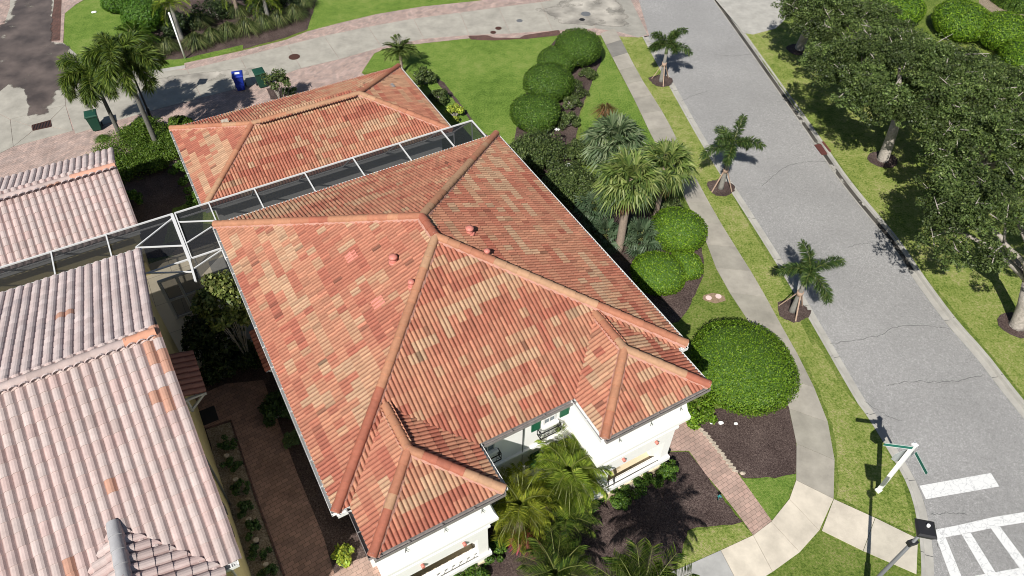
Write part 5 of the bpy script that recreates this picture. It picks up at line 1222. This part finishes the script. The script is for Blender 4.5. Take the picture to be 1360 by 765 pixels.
# young palms on the street verge
SP = 'young foxtail palms on the street verge'
for i, (bx, by, tx, ty, lb, nf, a0) in enumerate(((878, 108, 886, 60, 'young staked foxtail palm at the far end of the verge, near the alley mouth', 7, .3), (957, 250, 975, 192, 'young staked foxtail palm halfway along the street verge', 7, 1.1), (1052, 413, 1067, 358, 'young staked foxtail palm nearest the camera on the street verge', 6, 2.0))):
    h = rise((bx, by), (tx, ty)); p_ = pos(bx, by)
    feather_palm('young_palm', lb, p_, h, nf, [1.45, 1.5, 1.45][i], 40+i, lf=.38, nper=430, plum=True, th=.11, els=(1.25, -.1), droop=1.5, crownshaft=True, braces=True, group=SP, wid=.035, az0=a0, trunk='palm_grey', pal=[(.04, .08, .02), (.07, .115, .028), (.105, .15, .038), (.025, .05, .014)])
    bm = bmesh.new(); poly(bm, rough_edge([(p_[0]+(.72+.12*math.sin(3*a+i))*math.cos(a), p_[1]+.7*math.sin(a)) for a in [k*math.pi/7 for k in range(14)]], .12, .06, i), .021); tag(obj('tree_mulch_ring', bm, MT['mulch']), kind='structure')
# small palm at garage corner
feather_palm('pygmy_palm', 'small feathery palm on the lawn behind the far garage corner', pos(531, 68, 1.5), 1.5, 26, 1.15, 61, lf=.32, nper=36, pal=[(.08, .12, .03), (.14, .18, .05), (.05, .08, .02)], th=.09, trunk='palm_bark', els=(1.3, -.1), droop=1.2, wid=.035)
bushy('loose_shrub', 'dark shrub against the garage wall below the small feathery palm', 'shrub', pos(562, 105, .4), .8, 1.1, .12, LOOSE, seed=41, ncl=18)
bushy('loose_shrub', 'dark shrub on the lawn edge along the garage side, near the lime shrub', 'shrub', pos(583, 130, .3), .65, .9, .12, LOOSE, seed=42, ncl=16)
# ---------------------------------------------------------------- garden bed behind the alley
GR = 'ornamental grass clumps along the alley bed'
gl = ['leftmost grass clump of the alley bed, below a spiky green palm', 'grass clump left of the white post', 'grass clump just right of the white post', 'second grass clump right of the white post', 'tall yellowish grass clump in the middle of the alley bed', 'wide yellowish grass clump below the pale palm trunk', 'grass clump right of the pale palm trunk', 'grass clump beside the thin grey stump trunk', 'rightmost full grass clump of the alley bed, at the lawn edge', 'upper grass clump at the far lawn edge', 'small upper grass clump behind the yellowish clumps', 'dark grass clump in shade behind the white post']
for i, (px, py, r) in enumerate(((205, 74, 1.1), (226, 68, 1.0), (263, 62, 1.2), (284, 55, 1.0), (306, 48, 1.2), (330, 42, 1.35), (352, 37, 1.1), (372, 31, 1.1), (393, 24, 1.2), (405, 8, 1.1), (318, 22, 1.0), (268, 35, 1.1))):
    tuft('grass_clump', gl[i], 'ornamental grass', pos(px, py), r, 1.0, 10+i, n=420, group=GR, wid=.035)
for i, (px, py, rp, h, lb) in enumerate(((190, 20, 27, 1.9, 'big rounded bright shrub behind the foxtail palm crowns'), (158, 2, 22, 1.2, 'low bright shrub at the top edge above the island lawn'))):
    ball(px, py, rp, h, lb, 120+i, None, size=.13)
feather_palm('spiky_palm', 'short spiky green palm among the shrubs left of the white post', pos(182, 52, 1.0), 1.0, 30, 1.35, 71, lf=.4, nper=36, pal=HEDGE, th=.1, trunk='palm_bark', els=(1.3, .1), droop=1.3, wid=.05)
for i, (bx, by, tx, ty, lb) in enumerate(((242, 52, 224, 3, 'palm with shaggy grey trunk directly behind the white post'), (318, 24, 304, -14, 'palm with a stout pale trunk cut by the top edge'), (357, 26, 342, -4, 'slim grey trunked palm right of the stout pale one'))):
    feather_palm('garden_palm', lb, pos(bx, by), rise((bx, by), (tx, ty)), 16, 1.5, 75+i, lf=.4, nper=40, pal=DATE, th=.13, trunk='palm_grey' if i != 1 else 'palm_bark', els=(1.2, -.2), droop=1.5, group='palms in the alley bed', wid=.04)
for i, (px, py, r, h, lb) in enumerate(((280, 15, 1.5, 1.2, 'dark shrub mass behind the grass clumps, right of the shaggy trunk'), (248, 30, 1.0, 1.0, 'dark shrub behind the white post'), (350, 5, 1.5, 1.2, 'dark shrub at the top edge between two palm trunks'), (385, 3, 1.2, 1.0, 'dark shrub at the top edge beside the far lawn'), (232, 42, .9, .9, 'dark shrub between the spiky palm and the shaggy trunk'))):
    bushy('dark_shrub', lb, 'shrub', pos(px, py, h*.4), r, h, .14, [(.025, .045, .015), (.04, .06, .02), (.06, .09, .03), (.015, .03, .01)], seed=140+i, ncl=26, per=110, group='dark shrubs in the alley bed')
t_ = thing('white_post', 'slim straight white post at the edge of the alley garden bed', 'post', G(246, 78))
bm = bmesh.new(); hh = rise((246, 78), (226, 18)); tube(bm, [(0, 0, 0), (0, 0, hh)], .055, 10); obj('post', bm, MT['white'], t_); bm = bmesh.new(); tube(bm, [(0, 0, hh), (0, 0, hh+.05), (0, 0, hh+.1)], [.075, .07, .02], 10); obj('cap', bm, MT['white'], t_)
# small tree by the bins
bushy('young_tree', 'small thin tree with sparse leaves beside the dark green bin', 'tree', pos(366, 103, 1.9), .8, 2.4, .14, LOOSE, seed=160, ncl=16, per=80, z0=1.3)
bushy('loose_shrub', 'small leafy shrub on the pavers just right of the thin tree', 'shrub', pos(384, 122, .3), .5, .6, .1, HEDGE, seed=161, ncl=12, per=70)
sheet('tree_bed', [G2(*p) for p in ((354, 118), (360, 132), (378, 134), (392, 126), (385, 116))], .022, MT['mulch'], rough=.03)
# ---------------------------------------------------------------- beyond the road
def oakat(px, py, label, cpx, cpy, cz, R_, rz_, seed, **kw):
    g = G(px, py); c = G(cpx, cpy, cz); oak(label, (g.x, g.y), R_, cz, (R_, R_*.9, rz_), seed, lean=(c.x-g.x, c.y-g.y), **kw)
oakat(1172, 212, 'broad oak with pale trunk in a mulch ring beside the far kerb', 1192, 108, 5.0, 4.4, 1.7, 1, ncl=195)
oakat(1061, 66, 'oak nearest the top edge, beside the opposite drive', 1092, 18, 4.2, 2.9, 1.8, 2, ncl=110)
oakat(1350, 432, 'oak with leaning trunk at the right edge of the photo', 1332, 300, 4.6, 3.6, 1.9, 3, ncl=125)
oakat(1285, 262, 'oak in the middle of the tree row, its trunk hidden by leaves', 1315, 205, 4.3, 3.0, 1.8, 4, ncl=120, bed=False)
oakat(1150, 100, 'oak behind the broad one, below the round shrubs', 1152, 52, 4.0, 3.2, 1.7, 5, ncl=105, bed=False)
oakat(1345, 190, 'oak at the right edge behind the row of round shrubs', 1345, 140, 4.3, 3.2, 1.6, 6, ncl=110, bed=False)
oakat(1240, 140, 'oak crown filling the space between broad oak and round shrubs', 1255, 108, 3.6, 2.8, 1.5, 7, ncl=90, bed=False)
RS = 'round shorn shrubs beyond the oaks'
for i, (px, py, rp, lb) in enumerate(((1193, 12, 31, 'leftmost round shorn shrub beyond the oaks'), (1278, 27, 35, 'second round shorn shrub beyond the oaks, on the open lawn'), (1337, 42, 34, 'third round shorn shrub beyond the oaks'), (1368, 80, 36, 'round shorn shrub beyond the oaks, cut by the right edge'))):
    ball(px, py, rp, 2.0, lb, 170+i, RS, pal=BR_, size=.14)
L_ = smooth_line([G2(*p) for p in ((1312, -8), (1328, 6), (1345, 14), (1385, 20))], 4)
t_ = thing('box_hedge', 'low dark clipped hedge curving beside the path at the top right corner', 'hedge', (L_[0].x, L_[0].y, 0)); rng = np.random.default_rng(5); P, Nn = [], []
bm = bmesh.new()
for a, b in zip(L_, L_[1:]):
    d = (b-a); n = 420; s = rng.uniform(0, 1, n); k = rng.choice(3, n, p=[.5, .25, .25]); t2 = np.array([-d.y, d.x])/d.length
    lat = np.where(k == 0, rng.uniform(-.4, .4, n), np.where(k == 1, .4, -.4)); zz = np.where(k == 0, .75, rng.uniform(.05, .75, n))
    P.append(np.stack([a.x+d.x*s+t2[0]*lat, a.y+d.y*s+t2[1]*lat, zz], 1)); Nn.append(np.stack([t2[0]*np.sign(lat)*(k > 0), t2[1]*np.sign(lat)*(k > 0), 1.*(k == 0)], 1))
    bar(bm, (a.x, a.y, .35), (b.x, b.y, .35), .7, .68)
P, Nn = np.concatenate(P), np.concatenate(Nn); P += rng.normal(0, .02, P.shape); P -= np.array([L_[0].x, L_[0].y, 0])
V, Fq, c = leaves(P, Nn, .13, mixcol(DK, len(P), rng), rng, .4); np_mesh('foliage', V, Fq, MT['leaf'], t_, c); obj('branches', bm, MT['clip_core'], t_, world=True)

# ================================================================== STREET THINGS
def wheelie(label, px, py, m_, rz, col=None):
    t_ = thing('wheelie_bin', label, 'bin', G(px, py, .0)+Vector((0, 0, .026)), rz, 'wheelie bins on the alley')
    bm = bmesh.new(); rings = []
    for z, wx, wy in ((.06, .22, .24), (.5, .255, .29), (.93, .29, .34), (.98, .31, .36), (1.0, .31, .36)): rings.append([bm.verts.new((sx*wx, sy*wy, z)) for sx, sy in ((-1, -1), (1, -1), (1, 1), (-1, 1))])
    for a, b in zip(rings, rings[1:]):
        for k in range(4): bm.faces.new((a[k], a[(k+1) % 4], b[(k+1) % 4], b[k]))
    bm.faces.new(rings[0][::-1]); bm.faces.new(rings[-1]); bmesh.ops.bevel(bm, geom=bm.edges[:], offset=.012, segments=2, affect='EDGES')
    body = obj('body', bm, m_, t_)
    bm = bmesh.new(); rings = []
    for z, k, y in ((1.005, 1.0, 0), (1.05, .98, 0), (1.09, .8, .02), (1.10, .4, .03)): rings.append([bm.verts.new((sx*.33*k, sy*.39*k-y, z)) for sx, sy in ((-1, -1), (1, -1), (1, 1), (-1, 1))])
    for a, b in zip(rings, rings[1:]):
        for k in range(4): bm.faces.new((a[k], a[(k+1) % 4], b[(k+1) % 4], b[k]))
    bm.faces.new(rings[0][::-1]); bm.faces.new(rings[-1]); lid = obj('lid', bm, m_, t_)
    if col:
        bm = bmesh.new(); poly(bm, [(-.13, -.12), (.15, -.12), (.15, .1), (-.13, .1)], 1.108); obj('sticker', bm, MT['white'], lid)
    bm = bmesh.new(); bar(bm, (-.24, .43, .98), (.24, .43, .98), .035); bar(bm, (-.22, .34, .95), (-.22, .43, .98), .03); bar(bm, (.22, .34, .95), (.22, .43, .98), .03); obj('handle', bm, MT['black'], t_)
    for s in (-1, 1): bm = bmesh.new(); tube(bm, [(s*.26, .28, .12), (s*.32, .28, .12)], .12, 14); obj('wheel', bm, MT['black'], t_)
wheelie('dark green wheelie bin on the alley below the foxtail palms', 130, 172, MT['bin_green'], .45)
wheelie('bright blue wheelie bin with white lid sticker', 321, 119, MT['bin_blue'], .3, True)
wheelie('dark green wheelie bin half hidden by the thin tree', 349, 115, MT['bin_green'], .5)
def disc(name, label, cat, px, py, r, z, m_, group=None):
    bm = bmesh.new(); g = G(px, py); tube(bm, [(g.x, g.y, z-.01), (g.x, g.y, z+.006)], r, 24)
    for k in range(-3, 4):
        hw_ = math.sqrt(max(0, (r*.8)**2-(k*r*.23)**2)); bar(bm, (g.x-hw_, g.y+k*r*.23, z+.008), (g.x+hw_, g.y+k*r*.23, z+.008), r*.08, .006)
    tag(obj(name, bm, m_), label, cat, group)
MH = 'manhole covers in the alley'
for (px, py, r, lb, m_) in ((391, 76, .36, 'rusty brown manhole cover in the alley above the thin tree', 'rust'), (690, 28, .22, 'small grey round cover in the alley between the far lawn and the side lawn', 'pole_grey'), (662, 38, .22, 'small dark cover near the damp pavers, upper of a close pair', 'rust'), (655, 43.5, .2, 'small dark cover near the damp pavers, lower of a close pair', 'rust'),
        (778, 19, .34, 'dark grey manhole cover in the concrete at the alley mouth', 'pole_grey'), (773, 26.5, .2, 'small dark cover just below the big cover at the alley mouth', 'black')):
    disc('manhole_cover', lb, 'manhole cover', px, py, r, .03, MT[m_], MH)
for px, lb, py in ((941, 'left one of two pale round utility covers in the grass beside the sidewalk', 396), (954, 'right one of two pale round utility covers in the grass beside the sidewalk', 394)):
    disc('utility_cover', lb, 'utility cover', px, py, .14, .03, mat('pink_white_cover', (.62, .48, .45)))
bm = bmesh.new(); g = G(948, 396); poly(bm, rough_edge([(g.x+.55*math.cos(a), g.y+.3*math.sin(a)) for a in [k*math.pi/6 for k in range(12)]], .15, .04, 1), .014); tag(obj('bare_soil', bm, mat('bare_soil', (.24, .17, .11), noise=.3, scale=12)), kind='structure')
# drain grate
t_ = thing('drain_grate', 'rectangular rusty drain grate in the concrete at the left', 'drain grate', G(55, 167)+Vector((0, 0, .028)))
a_, b_, c_, d_ = [G(*p)-G(55, 167) for p in ((43, 167), (67, 160.5), (68.5, 168.5), (44.5, 174))]
bm = bmesh.new(); bm.faces.new([bm.verts.new(v+Vector((0, 0, .002))) for v in (a_, b_, c_, d_)]); obj('pit', bm, MT['black'], t_)
bm = bmesh.new()
for p, q in ((a_, b_), (b_, c_), (c_, d_), (d_, a_)): bar(bm, p+Vector((0, 0, .012)), q+Vector((0, 0, .012)), .05, .02)
for k in range(1, 12): bar(bm, a_.lerp(b_, k/12)+Vector((0, 0, .013)), d_.lerp(c_, k/12)+Vector((0, 0, .013)), .03, .018)
obj('bars', bm, MT['rust'], t_)
# kerb inlet
t_ = thing('kerb_inlet', 'rusty red iron drain inlet set in the far kerb', 'drain inlet', G(1090, 190))
bm = bmesh.new(); A_ = G(1082, 190)-G(1090, 190); B_ = G(1092, 203)-G(1090, 190); bar(bm, A_+Vector((.2, 0, -.10)), B_+Vector((.2, 0, -.10)), .42, .05)
for k in range(7): p = A_.lerp(B_, (k+.5)/7)+Vector((.2, 0, -.07)); bar(bm, p-Vector((.18, .04, 0)), p+Vector((.18, .04, 0)), .04, .03)
obj('grate', bm, mat('red_iron', (.10, .035, .03), rough=.7), t_); bm = bmesh.new(); bar(bm, A_+Vector((.47, .1, .02)), B_+Vector((.47, .1, .02)), .12, .06); obj('hood', bm, mat('red_iron_hood', (.13, .045, .035), rough=.7), t_)
# sign post
base_ = G(1166, 652); hs = rise((1166, 652), (1215, 591)); t_ = thing('street_sign', 'square white post carrying street name blades and a stop sign seen from behind', 'street sign', base_)
bm = bmesh.new(); box(bm, (0, 0, hs/2), (.13, .13, hs), ROTH); obj('post', bm, MT['white'], t_)
bm = bmesh.new(); box(bm, (0, 0, hs+.02), (.17, .17, .04), ROTH); bmesh.ops.create_cone(bm, cap_ends=True, segments=4, radius1=.11, radius2=.01, depth=.07, matrix=Matrix.Translation((0, 0, hs+.075)) @ Matrix.Rotation(ROTH+math.pi/4, 4, 'Z')); obj('cap', bm, MT['white'], t_)
bm = bmesh.new(); box(bm, (0, 0, .06), (.18, .18, .12), ROTH); obj('base_sleeve', bm, MT['white'], t_)
rd = (RLd[len(RLd)//2-3]-RLd[len(RLd)//2+3]).normalized(); rd = Vector((rd.x, rd.y, 0))       # up the road
for (p, q, z) in (((1212, 595), (1174, 590), 3.22), ((1216, 601), (1231, 629), 3.02)):
    a = G(*p, z)-base_; b = G(*q, z)-base_; bm = bmesh.new(); a.z = b.z = z; bar(bm, a, b, .012, .18); s_ = obj('name_blade', bm, MT['sign_green'], t_)
    bm = bmesh.new(); d_ = (b-a).normalized(); nn_ = Vector((-d_.y, d_.x, 0))
    for sg in (-1, 1):
        for zz in (.083, -.083): bar(bm, a+nn_*.008*sg+Vector((0, 0, zz)), b+nn_*.008*sg+Vector((0, 0, zz)), .004, .012)
    obj('border', bm, MT['white'], s_)
cS = Vector((rd.x*.10, rd.y*.10, 2.42)); q = rd.to_track_quat('Z', 'Y').to_matrix().to_4x4(); q = Matrix.Rotation(math.atan2(rd.y, rd.x), 4, 'Z') @ Matrix.Rotation(math.pi/2, 4, 'Y') @ Matrix.Rotation(math.pi/2, 4, 'Z')
def octo(r, dz, th_, m_, name, par):
    bm = bmesh.new(); ring = [(r*math.cos(a), r*math.sin(a)) for a in [math.pi/8+k*math.pi/4 for k in range(8)]]; poly(bm, ring, 0, th_)
    bm.transform(Matrix.Translation(cS+rd*dz) @ q); return obj(name, bm, m_, par)
oc = octo(.40, 0, .006, MT['sign_back'], 'stop_sign', t_); octo(.40, .006, .004, MT['white'], 'sign_border', oc); octo(.375, .011, .004, MT['sign_red'], 'sign_face', oc)
cu_ = bpy.data.curves.new('lettering', 'FONT'); cu_.body = 'STOP'; cu_.size = .30; cu_.align_x = 'CENTER'; cu_.align_y = 'CENTER'; cu_.extrude = .001; tx = bpy.data.objects.new('lettering', cu_); C.objects.link(tx); dg = bpy.context.evaluated_depsgraph_get(); me_ = bpy.data.meshes.new_from_object(tx.evaluated_get(dg)); bpy.data.objects.remove(tx); tx = bpy.data.objects.new('lettering', me_); C.objects.link(tx); me_.materials.append(MT['white']); tx.parent = oc; tx.matrix_local = Matrix.Translation(cS+rd*.018) @ q
# street lamp
HL = 4.5; hp = G(1228, 704, 4.62); t_ = thing('street_lamp', 'tall grey street lamp with a square black head at the bottom right corner', 'street lamp', (hp.x, hp.y, 0))
bm = bmesh.new(); tube(bm, [(0, 0, 0), (0, 0, .9), (0, 0, .95), (0, 0, HL-.05)], [.11, .10, .065, .05], 14); obj('pole', bm, MT['pole_grey'], t_)
bm = bmesh.new(); rings = []
for z, k in ((HL-.1, .12), (HL, .20), (HL+.16, .25), (HL+.19, .27), (HL+.22, .27), (HL+.27, .22)): rings.append([bm.verts.new((sx*k, sy*k, z)) for sx, sy in ((-1, -1), (1, -1), (1, 1), (-1, 1))])
for a, b in zip(rings, rings[1:]):
    for k in range(4): bm.faces.new((a[k], a[(k+1) % 4], b[(k+1) % 4], b[k]))
bm.faces.new(rings[0][::-1]); bm.faces.new(rings[-1]); bm.transform(Matrix.Rotation(-.2, 4, 'Z')); hd = obj('lamp_head', bm, MT['black'], t_)
bm = bmesh.new(); tube(bm, [(.05, .05, HL+.26), (.05, .05, HL+.34)], .05, 12); obj('photocell', bm, MT['white'], hd)
bm = bmesh.new(); box(bm, (0, 0, 3.75), (.30, .16, .16), .3); obj('fixture_box', bm, MT['black'], t_)
hq = W(0, 0, 0); lp2 = G(267, 110)-Vector((.345*4.5, .9385*4.5, 0)); t_ = thing('street_lamp', 'street lamp hidden among the crowns of the tall foxtail palms beside the alley', 'street lamp', (lp2.x, lp2.y, 0))
bm = bmesh.new(); tube(bm, [(0, 0, 0), (0, 0, .9), (0, 0, .95), (0, 0, HL-.05)], [.10, .09, .06, .045], 12); obj('pole', bm, MT['black'], t_)
bm = bmesh.new(); rings = []
for z, k in ((HL-.1, .12), (HL, .20), (HL+.2, .26), (HL+.27, .2)): rings.append([bm.verts.new((sx*k, sy*k, z)) for sx, sy in ((-1, -1), (1, -1), (1, 1), (-1, 1))])
for a, b in zip(rings, rings[1:]):
    for k in range(4): bm.faces.new((a[k], a[(k+1) % 4], b[(k+1) % 4], b[k]))
bm.faces.new(rings[0][::-1]); bm.faces.new(rings[-1]); obj('lamp_head', bm, MT['black'], t_)
# garden tap and stones
t_ = thing('garden_tap', 'small teal garden tap at the edge of the brick walk', 'garden tap', G(953, 664)); bm = bmesh.new(); tube(bm, [(0, 0, 0), (0, 0, .28), (.07, -.05, .33)], [.03, .028, .02], 8); obj('pipe', bm, MT['teal'], t_); bm = bmesh.new(); tube(bm, [(-.07, 0, .3), (.07, .03, .3)], .018, 6); tube(bm, [(0, -.02, .3), (0, .03, .36)], .025, 6); obj('handle', bm, MT['teal'], t_)
for i, (px, py, r, lb) in enumerate(((945, 562, .07, 'white stone on the mulch nearest the bright low shrub'), (957, 562, .09, 'middle and biggest white stone on the entry mulch bed'), (977, 563, .07, 'rightmost white stone of three on the entry mulch bed'), (986, 629, .09, 'small pinkish stone at the lower edge of the entry mulch bed'))):
    bm = bmesh.new(); bmesh.ops.create_icosphere(bm, subdivisions=2, radius=r); r_ = random.Random(i)
    for v in bm.verts: v.co = Vector((v.co.x*1.2, v.co.y, v.co.z*.6))*r_.uniform(.85, 1.1)
    g = G(px, py); bmesh.ops.translate(bm, verts=bm.verts, vec=(g.x, g.y, r*.4)); tag(obj('stone', bm, MT['white'] if i < 3 else MT['stone']), lb, 'stone')
bm = bmesh.new(); p = G(125, 17); box(bm, (p.x, p.y, .05), (.34, .22, .09), .4); bmesh.ops.bevel(bm, geom=bm.edges[:], offset=.04, segments=2, affect='EDGES'); tag(obj('utility_box', bm, MT['white']), 'small white utility box on the island lawn', 'utility box')
